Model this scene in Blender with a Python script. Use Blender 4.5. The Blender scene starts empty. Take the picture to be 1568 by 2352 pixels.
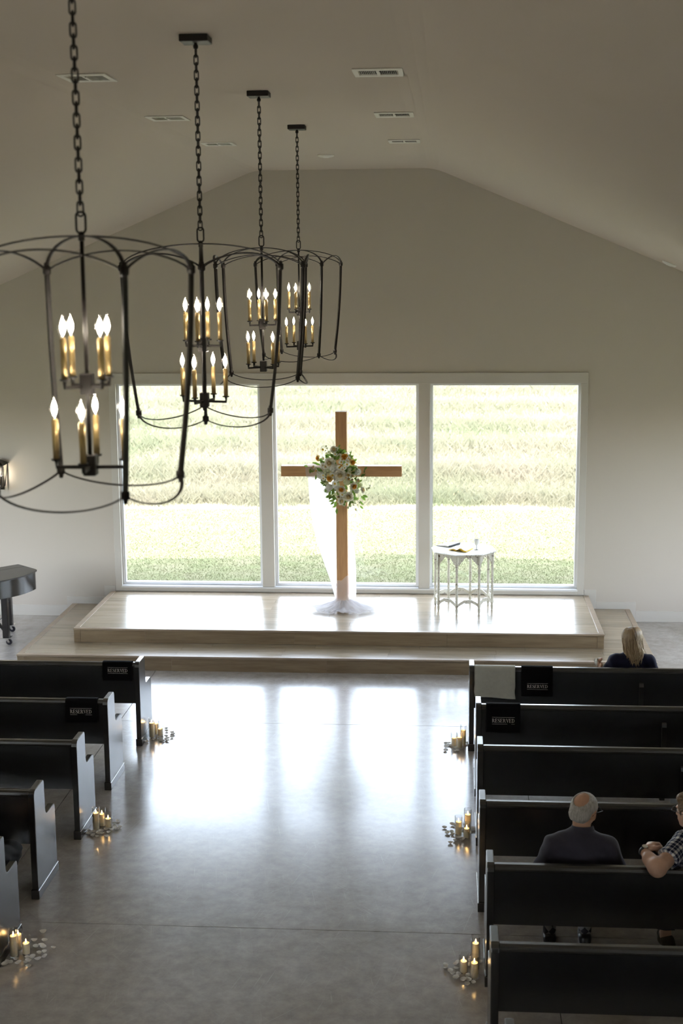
import bpy, bmesh, math, random
import numpy as np
from mathutils import Vector, Matrix, Euler
random.seed(7); RNG = np.random.default_rng(7)
SC = bpy.context.scene
COL = SC.collection
PI = math.pi
# ------------------------------------------------------------------ camera
cam_d = bpy.data.cameras.new('camera'); cam = bpy.data.objects.new('camera', cam_d); COL.objects.link(cam)
_R = Vector((0.99713, 0.07549, -0.00816)); _F = Vector((-0.07573, 0.98139, -0.17643)).normalized()
_R = (_R - _F * _R.dot(_F)).normalized(); _U = _R.cross(_F).normalized()
cam.matrix_world = Matrix(((_R.x, _U.x, -_F.x, 1.3121), (_R.y, _U.y, -_F.y, -17.82), (_R.z, _U.z, -_F.z, 4.6248), (0, 0, 0, 1)))
cam_d.sensor_fit = 'HORIZONTAL'; cam_d.sensor_width = 24.0; cam_d.lens = 3215.97 / 1568 * 24.0
cam_d.clip_start = 0.1; cam_d.clip_end = 800
cam_d.dof.use_dof = True; cam_d.dof.focus_distance = 12.5; cam_d.dof.aperture_fstop = 3.2
SC.camera = cam
# ------------------------------------------------------------------ world, sun, exposure
SUN_EL = math.radians(60)
w = bpy.data.worlds.new('sky'); SC.world = w; w.use_nodes = True
wn = w.node_tree.nodes; wl = w.node_tree.links
bgn = wn['Background']; sky = wn.new('ShaderNodeTexSky'); sky.sky_type = 'NISHITA'
sky.sun_disc = False; sky.sun_elevation = SUN_EL; sky.sun_rotation = math.radians(184)
sky.air_density = 1.0; sky.dust_density = 2.5; sky.ozone_density = 1.0
hz = wn.new('ShaderNodeHueSaturation'); hz.inputs['Saturation'].default_value = 0.5
wl.new(sky.outputs[0], hz.inputs['Color']); wl.new(hz.outputs[0], bgn.inputs[0]); bgn.inputs[1].default_value = 0.60
sun_d = bpy.data.lights.new('sun', 'SUN'); sun_d.energy = 3.4; sun_d.angle = math.radians(0.8); sun_d.color = (1.0, 0.94, 0.84)
sun = bpy.data.objects.new('sun', sun_d); COL.objects.link(sun)
_sd = Vector((0.04, math.cos(SUN_EL), -math.sin(SUN_EL)))
sun.rotation_euler = _sd.to_track_quat('-Z', 'Y').to_euler(); sun.location = (0, -30, 50)
vs = SC.view_settings; vs.view_transform = 'Standard'; vs.look = 'None'; vs.gamma = 1.0; vs.use_curve_mapping = False
vs.exposure = 2.42
SC.cycles.max_bounces = 6; SC.cycles.diffuse_bounces = 4; SC.cycles.glossy_bounces = 4; SC.cycles.transparent_max_bounces = 16
SC.cycles.caustics_reflective = False; SC.cycles.caustics_refractive = False
SC.cycles.sample_clamp_indirect = 6.0; SC.cycles.use_adaptive_sampling = True; SC.cycles.adaptive_threshold = 0.06; SC.cycles.adaptive_min_samples = 16; SC.cycles.use_light_tree = False

# ------------------------------------------------------------------ materials
def nd(nt, t, **kw):
    n = nt.nodes.new(t)
    for k, v in kw.items():
        if k == 'inp':
            for a, b in v.items(): n.inputs[a].default_value = b
        else: setattr(n, k, v)
    return n
def c4(c): return (c[0], c[1], c[2], 1.0)
def mat(name, col, rough=0.5, metal=0.0, spec=0.5, var=0.0, scale=5.0, stretch=(1, 1, 1), col2=None, bump=0.0, bscale=60.0, coat=0.0, objrand=0.0, trans=0.0, sss=0.0, detail=6.0, coat_rough=0.05, sheen=0.0, transl=0.0):
    m = bpy.data.materials.new(name); m.use_nodes = True; nt = m.node_tree; L = nt.links
    b = nt.nodes['Principled BSDF']
    b.inputs['Base Color'].default_value = c4(col); b.inputs['Roughness'].default_value = rough
    b.inputs['Metallic'].default_value = metal; b.inputs['Specular IOR Level'].default_value = spec
    b.inputs['Coat Weight'].default_value = coat; b.inputs['Coat Roughness'].default_value = coat_rough
    if sheen: b.inputs['Sheen Weight'].default_value = sheen
    if trans: b.inputs['Transmission Weight'].default_value = trans
    if sss:
        b.inputs['Subsurface Weight'].default_value = sss; b.inputs['Subsurface Radius'].default_value = (0.02, 0.012, 0.006); b.inputs['Subsurface Scale'].default_value = 0.5
    src = None
    geo = nd(nt, 'ShaderNodeNewGeometry')
    if var or col2:
        mp = nd(nt, 'ShaderNodeVectorMath', operation='MULTIPLY'); mp.inputs[1].default_value = stretch
        L.new(geo.outputs['Position'], mp.inputs[0])
        if objrand:
            oi = nd(nt, 'ShaderNodeObjectInfo'); ad = nd(nt, 'ShaderNodeVectorMath', operation='ADD')
            sc = nd(nt, 'ShaderNodeMath', operation='MULTIPLY', inp={1: 37.0}); L.new(oi.outputs['Random'], sc.inputs[0])
            L.new(mp.outputs[0], ad.inputs[0]); L.new(sc.outputs[0], ad.inputs[1]); vec = ad.outputs[0]
        else: vec = mp.outputs[0]
        no = nd(nt, 'ShaderNodeTexNoise', inp={'Scale': scale, 'Detail': detail, 'Roughness': 0.6}); L.new(vec, no.inputs['Vector'])
        mx = nd(nt, 'ShaderNodeMix', data_type='RGBA')
        c2 = col2 if col2 else tuple(max(0, x * (1 - var)) for x in col)
        mx.inputs[6].default_value = c4(col); mx.inputs[7].default_value = c4(c2)
        rp = nd(nt, 'ShaderNodeMapRange', inp={1: 0.35, 2: 0.65}); L.new(no.outputs['Fac'], rp.inputs[0]); L.new(rp.outputs[0], mx.inputs[0])
        src = mx.outputs[2]
    if objrand:
        oi = nd(nt, 'ShaderNodeObjectInfo'); hs = nd(nt, 'ShaderNodeHueSaturation')
        mr = nd(nt, 'ShaderNodeMapRange', inp={3: 1 - objrand, 4: 1 + objrand}); L.new(oi.outputs['Random'], mr.inputs[0]); L.new(mr.outputs[0], hs.inputs['Value'])
        if src: L.new(src, hs.inputs['Color'])
        else: hs.inputs['Color'].default_value = c4(col)
        src = hs.outputs[0]
    if src: L.new(src, b.inputs['Base Color'])
    if bump:
        n2 = nd(nt, 'ShaderNodeTexNoise', inp={'Scale': bscale, 'Detail': 4.0}); L.new(geo.outputs['Position'], n2.inputs['Vector'])
        bp = nd(nt, 'ShaderNodeBump', inp={'Strength': bump, 'Distance': 0.01}); L.new(n2.outputs['Fac'], bp.inputs['Height']); L.new(bp.outputs[0], b.inputs['Normal'])
    if transl:
        tl = nd(nt, 'ShaderNodeBsdfTranslucent', inp={0: c4(col)}); ms = nd(nt, 'ShaderNodeMixShader', inp={0: transl})
        if src: L.new(src, tl.inputs[0])
        L.new(b.outputs[0], ms.inputs[1]); L.new(tl.outputs[0], ms.inputs[2]); L.new(ms.outputs[0], nt.nodes['Material Output'].inputs[0])
    return m
def emis(name, col, s):
    m = bpy.data.materials.new(name); m.use_nodes = True; nt = m.node_tree; nt.nodes.clear()
    e = nd(nt, 'ShaderNodeEmission', inp={0: c4(col), 1: s}); o = nd(nt, 'ShaderNodeOutputMaterial'); nt.links.new(e.outputs[0], o.inputs[0]); return m
def clear(name, tint, refl=1.0, rough=0.0):
    m = bpy.data.materials.new(name); m.use_nodes = True; nt = m.node_tree; nt.nodes.clear(); L = nt.links
    t = nd(nt, 'ShaderNodeBsdfTransparent', inp={0: c4(tint)}); g = nd(nt, 'ShaderNodeBsdfGlossy', inp={'Roughness': rough})
    f = nd(nt, 'ShaderNodeLayerWeight', inp={0: 0.5}); pw = nd(nt, 'ShaderNodeMath', operation='POWER', inp={1: 5.0}); L.new(f.outputs['Facing'], pw.inputs[0])
    mu = nd(nt, 'ShaderNodeMath', operation='MULTIPLY_ADD', inp={1: 0.9 * refl, 2: 0.045 * refl}, use_clamp=True)
    L.new(pw.outputs[0], mu.inputs[0]); mx = nd(nt, 'ShaderNodeMixShader'); L.new(mu.outputs[0], mx.inputs[0]); L.new(t.outputs[0], mx.inputs[1]); L.new(g.outputs[0], mx.inputs[2])
    o = nd(nt, 'ShaderNodeOutputMaterial'); L.new(mx.outputs[0], o.inputs[0]); return m
def sheer(name, col, opac, transl=0.5):
    m = bpy.data.materials.new(name); m.use_nodes = True; nt = m.node_tree; nt.nodes.clear(); L = nt.links
    t = nd(nt, 'ShaderNodeBsdfTransparent'); d = nd(nt, 'ShaderNodeBsdfDiffuse', inp={0: c4(col)}); tr = nd(nt, 'ShaderNodeBsdfTranslucent', inp={0: c4(col)})
    a = nd(nt, 'ShaderNodeMixShader', inp={0: transl}); L.new(d.outputs[0], a.inputs[1]); L.new(tr.outputs[0], a.inputs[2])
    b = nd(nt, 'ShaderNodeMixShader', inp={0: opac}); L.new(t.outputs[0], b.inputs[1]); L.new(a.outputs[0], b.inputs[2])
    o = nd(nt, 'ShaderNodeOutputMaterial'); L.new(b.outputs[0], o.inputs[0]); return m

M = {}
M['wall'] = mat('wall_paint', (0.60, 0.555, 0.495), 0.85, spec=0.2)
M['ceil'] = mat('ceiling_paint', (0.62, 0.55, 0.48), 0.9, spec=0.15)
M['trim'] = mat('trim_paint', (0.62, 0.595, 0.55), 0.45, spec=0.4)
M['jamb'] = mat('window_vinyl', (0.85, 0.86, 0.87), 0.35)
M['pane'] = clear('window_glass', (0.97, 0.98, 0.97), 0.9)
M['pew'] = mat('black_satin_paint', (0.013, 0.0125, 0.014), 0.27, coat=0.4, coat_rough=0.25, spec=1.0, var=0.25, scale=14, stretch=(1, 1, .3), bump=0.04, bscale=45)
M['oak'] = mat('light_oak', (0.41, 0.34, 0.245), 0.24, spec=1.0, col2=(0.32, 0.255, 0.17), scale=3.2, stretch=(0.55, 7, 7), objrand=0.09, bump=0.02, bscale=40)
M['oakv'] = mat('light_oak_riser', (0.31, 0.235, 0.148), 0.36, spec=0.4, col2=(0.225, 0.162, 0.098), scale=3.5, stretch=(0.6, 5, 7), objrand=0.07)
M['nose'] = mat('light_oak_nosing', (0.42, 0.33, 0.235), 0.33, spec=0.45, var=0.2, scale=6, stretch=(.5, 2, 5))
M['dark'] = mat('dark_gap', (0.03, 0.028, 0.026), 0.9)
M['bronze'] = mat('dark_bronze', (0.020, 0.016, 0.014), 0.5, metal=0.2, spec=0.5, var=0.3, scale=30)
M['brass'] = mat('aged_brass', (0.62, 0.45, 0.20), 0.35, metal=0.6, spec=0.5, var=0.15, scale=20)
M['bulb'] = emis('lit_filament', (1.0, 0.90, 0.75), 38.0)
M['bulbglass'] = clear('bulb_glass', (0.96, 0.95, 0.92), 1.2)
M['vent'] = mat('vent_enamel', (0.80, 0.78, 0.72), 0.5)
M['cross'] = mat('stained_wood', (0.70, 0.41, 0.20), 0.5, spec=0.35, col2=(0.58, 0.32, 0.15), scale=4, stretch=(9, 9, .8), bump=0.03, bscale=80)
M['crossh'] = mat('stained_wood_across', (0.70, 0.41, 0.20), 0.5, spec=0.35, col2=(0.58, 0.32, 0.15), scale=4, stretch=(.8, 9, 9), bump=0.03, bscale=80)
M['tulle'] = sheer('white_tulle', (0.95, 0.94, 0.97), 0.62, 0.55)
M['tulle2'] = sheer('white_tulle_folds', (0.93, 0.92, 0.95), 0.5, 0.45)
M['chip'] = None
M['goblet'] = mat('milk_glass', (0.85, 0.86, 0.86), 0.12, spec=0.6)
M['yellow'] = mat('yellow_cloth', (0.95, 0.62, 0.05), 0.8, var=0.1, scale=60)
M['cream'] = mat('cream_cloth', (0.90, 0.85, 0.70), 0.85)
M['black'] = mat('black_leather', (0.02, 0.02, 0.022), 0.45)
M['paper'] = mat('page_paper', (0.82, 0.80, 0.74), 0.8)
M['piano'] = mat('black_lacquer', (0.012, 0.011, 0.012), 0.16, spec=0.6, coat=0.3)
M['pianolid'] = mat('black_lid_lacquer', (0.028, 0.026, 0.026), 0.28, spec=0.5)
M['chrome'] = mat('chrome', (0.75, 0.75, 0.75), 0.18, metal=1.0)
M['rubber'] = mat('black_rubber', (0.02, 0.02, 0.03), 0.45)
M['glass'] = clear('vase_glass', (0.99, 0.99, 0.99), 0.8)
M['wax'] = mat('ivory_wax', (0.96, 0.88, 0.68), 0.5, spec=0.35, transl=0.25)
M['wick'] = mat('wick', (0.03, 0.02, 0.015), 0.9)
M['flame'] = emis('flame', (1.0, 0.60, 0.22), 13.0)
M['petal'] = mat('white_petal', (0.94, 0.92, 0.88), 0.6, var=0.08, scale=40, transl=0.2)
M['blackcloth'] = mat('black_cloth', (0.008, 0.008, 0.010), 0.95, spec=0.1)
M['greycloth'] = mat('pale_linen', (0.68, 0.70, 0.67), 0.9, spec=0.1, var=0.08, scale=30, bump=0.15, bscale=300)
M['print'] = mat('white_print', (0.95, 0.95, 0.94), 0.8)
M['skin'] = mat('skin', (0.60, 0.34, 0.22), 0.5, spec=0.35, var=0.15, scale=18)
M['skin2'] = mat('skin_fair', (0.62, 0.38, 0.27), 0.5, spec=0.35, var=0.15, scale=18)
M['greyhair'] = mat('grey_hair', (0.56, 0.53, 0.49), 0.6, col2=(0.34, 0.31, 0.27), scale=90, stretch=(1, 1, .25), bump=0.5, bscale=220)
M['brownhair'] = mat('brown_hair', (0.22, 0.13, 0.062), 0.55, col2=(0.12, 0.07, 0.035), scale=80, stretch=(1, 1, .25), bump=0.5, bscale=220)
M['polo'] = mat('navy_polo', (0.038, 0.035, 0.050), 0.85, spec=0.2, bump=0.12, bscale=90, sheen=0.15)
M['navy'] = mat('navy_blouse', (0.008, 0.010, 0.035), 0.8, spec=0.2, bump=0.1, bscale=70, sheen=0.1)
M['jeans'] = mat('black_denim', (0.010, 0.010, 0.012), 0.85, spec=0.25, bump=0.2, bscale=130)
M['slacks'] = mat('dark_slacks', (0.03, 0.03, 0.035), 0.85)
M['shoe'] = mat('black_shoe', (0.015, 0.014, 0.014), 0.35)
M['tweed'] = mat('brown_black_knit', (0.02, 0.018, 0.015), 0.8, col2=(0.06, 0.045, 0.025), scale=260)
M['eye'] = mat('eye_white', (0.75, 0.72, 0.70), 0.2)
M['lip'] = mat('lip', (0.45, 0.18, 0.14), 0.5)
M['lens'] = clear('spectacle_lens', (0.9, 0.92, 0.93), 1.0)
M['leaf'] = mat('leaf_green', (0.14, 0.26, 0.045), 0.5, col2=(0.26, 0.40, 0.07), scale=25, objrand=0.3, transl=0.35)
M['stem'] = mat('stem_green', (0.12, 0.19, 0.05), 0.6)
M['rosew'] = mat('white_rose', (0.93, 0.89, 0.76), 0.7, col2=(0.90, 0.87, 0.78), scale=20, objrand=0.04, transl=0.25)
M['rosec'] = mat('cream_rose_heart', (0.92, 0.78, 0.46), 0.7, objrand=0.06, transl=0.2)
M['peach'] = mat('peach_rose', (0.95, 0.74, 0.30), 0.7, objrand=0.05, transl=0.25)
M['orange'] = mat('orange_rose_heart', (0.93, 0.54, 0.09), 0.7, objrand=0.06, transl=0.2)
M['floret'] = mat('pale_green_floret', (0.84, 0.86, 0.62), 0.7, objrand=0.1, transl=0.3)
M['floretw'] = mat('white_floret', (0.92, 0.92, 0.86), 0.7, objrand=0.04, transl=0.25)
M['daisyc'] = mat('daisy_yellow', (0.72, 0.50, 0.05), 0.8)
M['berry'] = mat('green_berry', (0.25, 0.30, 0.12), 0.5)
M['lawn'] = mat('lawn_soil', (0.105, 0.118, 0.060), 0.95, spec=0.05, col2=(0.135, 0.132, 0.082), scale=2.2, bump=0.3, bscale=30)
M['lawnblade'] = mat('lawn_blades', (0.105, 0.120, 0.060), 0.8, spec=0.1, col2=(0.140, 0.136, 0.082), scale=0.9, transl=0.4)
M['meadow'] = mat('meadow_soil', (0.22, 0.195, 0.155), 0.95, spec=0.05, col2=(0.155, 0.165, 0.108), scale=0.16)
M['meadowblade'] = mat('meadow_blades', (0.200, 0.176, 0.135), 0.85, spec=0.08, col2=(0.125, 0.143, 0.085), scale=0.16, transl=0.4)
M['sconceglass'] = clear('seeded_glass', (0.85, 0.84, 0.80), 1.3)

def chipped():      # white paint worn through to brown wood
    m = mat('chipped_white_paint', (0.80, 0.79, 0.72), 0.45); nt = m.node_tree; L = nt.links; b = nt.nodes['Principled BSDF']
    g = nd(nt, 'ShaderNodeNewGeometry'); n = nd(nt, 'ShaderNodeTexNoise', inp={'Scale': 42.0, 'Detail': 5.0, 'Roughness': .65}); L.new(g.outputs['Position'], n.inputs['Vector'])
    r = nd(nt, 'ShaderNodeMapRange', inp={1: 0.60, 2: 0.63}); L.new(n.outputs['Fac'], r.inputs[0])
    mx = nd(nt, 'ShaderNodeMix', data_type='RGBA'); mx.inputs[6].default_value = (0.70, 0.68, 0.60, 1); mx.inputs[7].default_value = (0.10, 0.055, 0.03, 1)
    L.new(r.outputs[0], mx.inputs[0]); L.new(mx.outputs[2], b.inputs['Base Color']); return m
M['chip'] = chipped()

def concrete():
    m = bpy.data.materials.new('polished_concrete'); m.use_nodes = True; nt = m.node_tree; L = nt.links; b = nt.nodes['Principled BSDF']
    g = nd(nt, 'ShaderNodeNewGeometry'); P = g.outputs['Position']
    n1 = nd(nt, 'ShaderNodeTexNoise', inp={'Scale': 1.1, 'Detail': 8.0, 'Roughness': .62}); L.new(P, n1.inputs['Vector'])
    n2 = nd(nt, 'ShaderNodeTexNoise', inp={'Scale': 9.0, 'Detail': 6.0, 'Roughness': .7}); L.new(P, n2.inputs['Vector'])
    r1 = nd(nt, 'ShaderNodeValToRGB'); r1.color_ramp.elements[0].position = .3; r1.color_ramp.elements[0].color = (0.355, 0.32, 0.29, 1)
    r1.color_ramp.elements[1].position = .72; r1.color_ramp.elements[1].color = (0.49, 0.46, 0.435, 1); L.new(n1.outputs['Fac'], r1.inputs[0])
    mx = nd(nt, 'ShaderNodeMix', data_type='RGBA', blend_type='OVERLAY', inp={0: 0.45}); L.new(r1.outputs[0], mx.inputs[6]); L.new(n2.outputs['Fac'], mx.inputs[7])
    prev = mx.outputs[2]; scr = None
    # fine trowel and chair scratches: thin warped streaks in several directions
    for i, (rot, sc) in enumerate(((1.35, 1.9), (1.75, 2.3), (2.3, 2.8), (0.85, 2.5))):
        m0 = nd(nt, 'ShaderNodeMapping'); m0.inputs['Rotation'].default_value = (0, 0, -rot); L.new(P, m0.inputs['Vector'])
        mp = nd(nt, 'ShaderNodeMapping'); mp.inputs['Scale'].default_value = (sc, sc * 60, 1); mp.inputs['Location'].default_value = (i * 3.1, i * 7.7, 0)
        L.new(m0.outputs[0], mp.inputs['Vector'])
        nn = nd(nt, 'ShaderNodeTexNoise', inp={'Scale': 1.0, 'Detail': 1.5, 'Distortion': 0.5}); L.new(mp.outputs[0], nn.inputs['Vector'])
        rr = nd(nt, 'ShaderNodeMapRange', inp={1: 0.70, 2: 0.76}); L.new(nn.outputs['Fac'], rr.inputs[0])
        if scr is None: scr = rr.outputs[0]
        else:
            mm = nd(nt, 'ShaderNodeMath', operation='MAXIMUM'); L.new(scr, mm.inputs[0]); L.new(rr.outputs[0], mm.inputs[1]); scr = mm.outputs[0]
    m2 = nd(nt, 'ShaderNodeMix', data_type='RGBA'); sm = nd(nt, 'ShaderNodeMath', operation='MULTIPLY', inp={1: 0.42}); L.new(scr, sm.inputs[0]); L.new(sm.outputs[0], m2.inputs[0]); L.new(prev, m2.inputs[6]); m2.inputs[7].default_value = (0.68, 0.65, 0.62, 1)
    L.new(m2.outputs[2], b.inputs['Base Color'])
    ro = nd(nt, 'ShaderNodeMapRange', inp={1: .25, 2: .75, 3: .20, 4: .25}); L.new(n1.outputs['Fac'], ro.inputs[0]); L.new(ro.outputs[0], b.inputs['Roughness'])
    b.inputs['Specular IOR Level'].default_value = 0.6; b.inputs['Coat Weight'].default_value = 0.2; b.inputs['Coat Roughness'].default_value = 0.12
    n3 = nd(nt, 'ShaderNodeTexNoise', inp={'Scale': 2.2, 'Detail': 2.0}); L.new(P, n3.inputs['Vector'])
    bp = nd(nt, 'ShaderNodeBump', inp={'Strength': 0.05, 'Distance': 0.02}); L.new(n3.outputs['Fac'], bp.inputs['Height']); L.new(bp.outputs[0], b.inputs['Normal'])
    return m
M['concrete'] = concrete()

def plaid():
    m = bpy.data.materials.new('navy_white_plaid'); m.use_nodes = True; nt = m.node_tree; L = nt.links; b = nt.nodes['Principled BSDF']
    uv = nd(nt, 'ShaderNodeAttribute', attribute_name='cloth'); sp = nd(nt, 'ShaderNodeSeparateXYZ'); L.new(uv.outputs['Vector'], sp.inputs[0])
    def stripe(out, per, lo, hi, off=0.0):
        a = nd(nt, 'ShaderNodeMath', operation='ADD', inp={1: off}); L.new(out, a.inputs[0])
        d = nd(nt, 'ShaderNodeMath', operation='DIVIDE', inp={1: per}); L.new(a.outputs[0], d.inputs[0])
        f = nd(nt, 'ShaderNodeMath', operation='FRACT'); L.new(d.outputs[0], f.inputs[0])
        g1 = nd(nt, 'ShaderNodeMath', operation='GREATER_THAN', inp={1: lo}); L.new(f.outputs[0], g1.inputs[0])
        g2 = nd(nt, 'ShaderNodeMath', operation='LESS_THAN', inp={1: hi}); L.new(f.outputs[0], g2.inputs[0])
        mu = nd(nt, 'ShaderNodeMath', operation='MULTIPLY'); L.new(g1.outputs[0], mu.inputs[0]); L.new(g2.outputs[0], mu.inputs[1]); return mu.outputs[0]
    def add(a, b_):
        n = nd(nt, 'ShaderNodeMath', operation='ADD'); L.new(a, n.inputs[0]); L.new(b_, n.inputs[1]); return n.outputs[0]
    X, Y = sp.outputs[0], sp.outputs[1]
    s = add(add(stripe(X, .068, .0, .30), stripe(X, .068, .60, .68)), add(stripe(Y, .068, .0, .30), stripe(Y, .068, .60, .68)))
    r = nd(nt, 'ShaderNodeMapRange', inp={1: 0.0, 2: 2.0}); L.new(s, r.inputs[0])
    cr = nd(nt, 'ShaderNodeValToRGB'); e = cr.color_ramp.elements; e[0].color = (0.008, 0.014, 0.045, 1); e[1].color = (0.72, 0.72, 0.70, 1); e[1].position = 1.0
    x = cr.color_ramp.elements.new(0.5); x.color = (0.23, 0.24, 0.30, 1); L.new(r.outputs[0], cr.inputs[0]); L.new(cr.outputs[0], b.inputs['Base Color'])
    b.inputs['Roughness'].default_value = .85; b.inputs['Specular IOR Level'].default_value = .2
    return m
M['plaid'] = plaid()
def argyle():
    m = bpy.data.materials.new('argyle_knit'); m.use_nodes = True; nt = m.node_tree; L = nt.links; b = nt.nodes['Principled BSDF']
    g = nd(nt, 'ShaderNodeNewGeometry'); mp = nd(nt, 'ShaderNodeMapping'); mp.inputs['Rotation'].default_value = (0, math.radians(45), 0); mp.inputs['Scale'].default_value = (1, .01, 1)
    L.new(g.outputs['Position'], mp.inputs['Vector']); ch = nd(nt, 'ShaderNodeTexChecker', inp={'Scale': 26.0}); ch.inputs[1].default_value = (0.30, 0.29, 0.30, 1); ch.inputs[2].default_value = (0.02, 0.02, 0.03, 1)
    L.new(mp.outputs[0], ch.inputs['Vector']); L.new(ch.outputs[0], b.inputs['Base Color']); b.inputs['Roughness'].default_value = .9; return m
M['argyle'] = argyle()
def strandhair():
    m = bpy.data.materials.new('blonde_hair'); m.use_nodes = True; nt = m.node_tree; L = nt.links; b = nt.nodes['Principled BSDF']
    a = nd(nt, 'ShaderNodeAttribute', attribute_name='tone'); cr = nd(nt, 'ShaderNodeValToRGB'); e = cr.color_ramp.elements
    e[0].color = (0.10, 0.062, 0.034, 1); e[1].color = (0.58, 0.45, 0.28, 1); x = e.new(.5); x.color = (0.32, 0.22, 0.125, 1)
    L.new(a.outputs['Fac'], cr.inputs[0]); L.new(cr.outputs[0], b.inputs['Base Color']); b.inputs['Roughness'].default_value = .42; return m
M['blonde'] = strandhair()

# ------------------------------------------------------------------ mesh helpers
class MB:
    def __init__(s): s.v = []; s.f = []
    def add(s, vs_, fs):
        o = len(s.v); s.v += [tuple(p) for p in vs_]; s.f += [tuple(i + o for i in f) for f in fs]; return s
    def box(s, x0, x1, y0, y1, z0, z1):
        return s.add([(x0, y0, z0), (x1, y0, z0), (x1, y1, z0), (x0, y1, z0), (x0, y0, z1), (x1, y0, z1), (x1, y1, z1), (x0, y1, z1)],
                     [(0, 3, 2, 1), (4, 5, 6, 7), (0, 1, 5, 4), (1, 2, 6, 5), (2, 3, 7, 6), (3, 0, 4, 7)])
    def prism(s, pts, d, axis='z', o=0.0):      # closed outline in 2-D, extruded from o to o+d along axis
        n = len(pts)
        def P(a, b, c): return {'z': (a, b, c), 'y': (a, c, b), 'x': (c, a, b)}[axis]
        return s.add([P(a, b, o) for a, b in pts] + [P(a, b, o + d) for a, b in pts],
                     [tuple(range(n))[::-1], tuple(range(n, 2 * n))] + [(i, (i + 1) % n, n + (i + 1) % n, n + i) for i in range(n)])
    def lathe(s, prof, n=24, c=(0, 0, 0), cap=True):
        vs_ = []; fs = []; k = len(prof)
        for r, z in prof:
            for j in range(n):
                a = 2 * PI * j / n; vs_.append((c[0] + r * math.cos(a), c[1] + r * math.sin(a), c[2] + z))
        for i in range(k - 1):
            for j in range(n): fs.append((i * n + j, i * n + (j + 1) % n, (i + 1) * n + (j + 1) % n, (i + 1) * n + j))
        if cap: fs.append(tuple(range(n))[::-1]); fs.append(tuple((k - 1) * n + j for j in range(n)))
        return s.add(vs_, fs)
    def tube(s, pts, r, n=8, closed=False, flat=1.0, rads=None, up=None):
        pts = [Vector(p) for p in pts]; k = len(pts); vs_ = []; fs = []; N = None
        for i, p in enumerate(pts):
            t = (pts[(i + 1) % k] - pts[i - 1]) if closed else (pts[min(i + 1, k - 1)] - pts[max(i - 1, 0)])
            t.normalize()
            if up is not None: N = (Vector(up) - t * t.dot(Vector(up)))
            elif N is None: N = t.cross(Vector((0, 0, 1))) if abs(t.z) < .95 else t.cross(Vector((1, 0, 0)))
            else: N = N - t * N.dot(t)
            if N.length < 1e-6: N = t.orthogonal()
            N.normalize(); B = t.cross(N); rr = rads[i] if rads else r
            for j in range(n):
                a = 2 * PI * j / n + PI / n; vs_.append(p + N * math.cos(a) * rr + B * math.sin(a) * rr * flat)
        m = k if closed else k - 1
        for i in range(m):
            for j in range(n): fs.append((i * n + j, i * n + (j + 1) % n, ((i + 1) % k) * n + (j + 1) % n, ((i + 1) % k) * n + j))
        if not closed: fs.append(tuple(range(n))[::-1]); fs.append(tuple((k - 1) * n + j for j in range(n)))
        return s.add(vs_, fs)
    def ball(s, c, r, n=12, m=8, M3=None):
        r = (r, r, r) if not hasattr(r, '__len__') else r; vs_ = []; fs = []
        for i in range(m + 1):
            th = PI * i / m
            for j in range(n):
                a = 2 * PI * j / n; p = Vector((r[0] * math.sin(th) * math.cos(a), r[1] * math.sin(th) * math.sin(a), r[2] * math.cos(th)))
                if M3: p = M3 @ p
                vs_.append((p.x + c[0], p.y + c[1], p.z + c[2]))
        for i in range(m):
            for j in range(n): fs.append((i * n + j, (i + 1) * n + j, (i + 1) * n + (j + 1) % n, i * n + (j + 1) % n))
        return s.add(vs_, fs)
    def grid(s, fn, nu, nv, closeu=False):
        vs_ = [fn(i / (nu if closeu else nu - 1), j / (nv - 1)) for j in range(nv) for i in range(nu)]; fs = []
        for j in range(nv - 1):
            for i in range(nu if closeu else nu - 1): fs.append((j * nu + i, j * nu + (i + 1) % nu, (j + 1) * nu + (i + 1) % nu, (j + 1) * nu + i))
        return s.add(vs_, fs)
    def mesh(s, name, m, smooth=False, fix=True):
        me = bpy.data.meshes.new(name); me.from_pydata(s.v, [], s.f); me.update()
        if fix:
            bm = bmesh.new(); bm.from_mesh(me); bmesh.ops.remove_doubles(bm, verts=bm.verts, dist=1e-6); bmesh.ops.recalc_face_normals(bm, faces=bm.faces); bm.to_mesh(me); bm.free()
        if smooth: me.polygons.foreach_set('use_smooth', [True] * len(me.polygons))
        if smooth == 'auto': me.set_sharp_from_angle(angle=math.radians(38))
        if m is not None: me.materials.append(M[m] if isinstance(m, str) else m)
        return me
    def build(s, name, m, parent=None, smooth=False, bevel=0.0, seg=2, solid=0.0, sub=0, auto=False):
        o = link(name, s.mesh(name, m, smooth), parent)
        if solid: md = o.modifiers.new('solid', 'SOLIDIFY'); md.thickness = solid; md.offset = 0
        if bevel: md = o.modifiers.new('bevel', 'BEVEL'); md.width = bevel; md.segments = seg; md.limit_method = 'ANGLE'; md.angle_limit = math.radians(40)
        if sub: md = o.modifiers.new('sub', 'SUBSURF'); md.levels = sub; md.render_levels = sub
        return o
def link(name, me, parent=None, loc=None, rot=None, scale=None):
    o = bpy.data.objects.new(name, me); COL.objects.link(o)
    if parent: o.parent = parent
    if loc is not None: o.location = loc
    if rot is not None: o.rotation_euler = rot
    if scale is not None: o.scale = scale if hasattr(scale, '__len__') else (scale,) * 3
    return o
def thing(name, label, cat, loc=(0, 0, 0), rz=0.0, group=None):
    o = bpy.data.objects.new(name, None); COL.objects.link(o); o.empty_display_size = 0.05; o.location = loc; o.rotation_euler = (0, 0, rz); return tag(o, label, cat, group)
def tag(o, label, cat, group=None):
    o['label'] = label; o['category'] = cat
    if group: o['group'] = group
    return o
def struct(o): o['kind'] = 'structure'; return o
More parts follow.
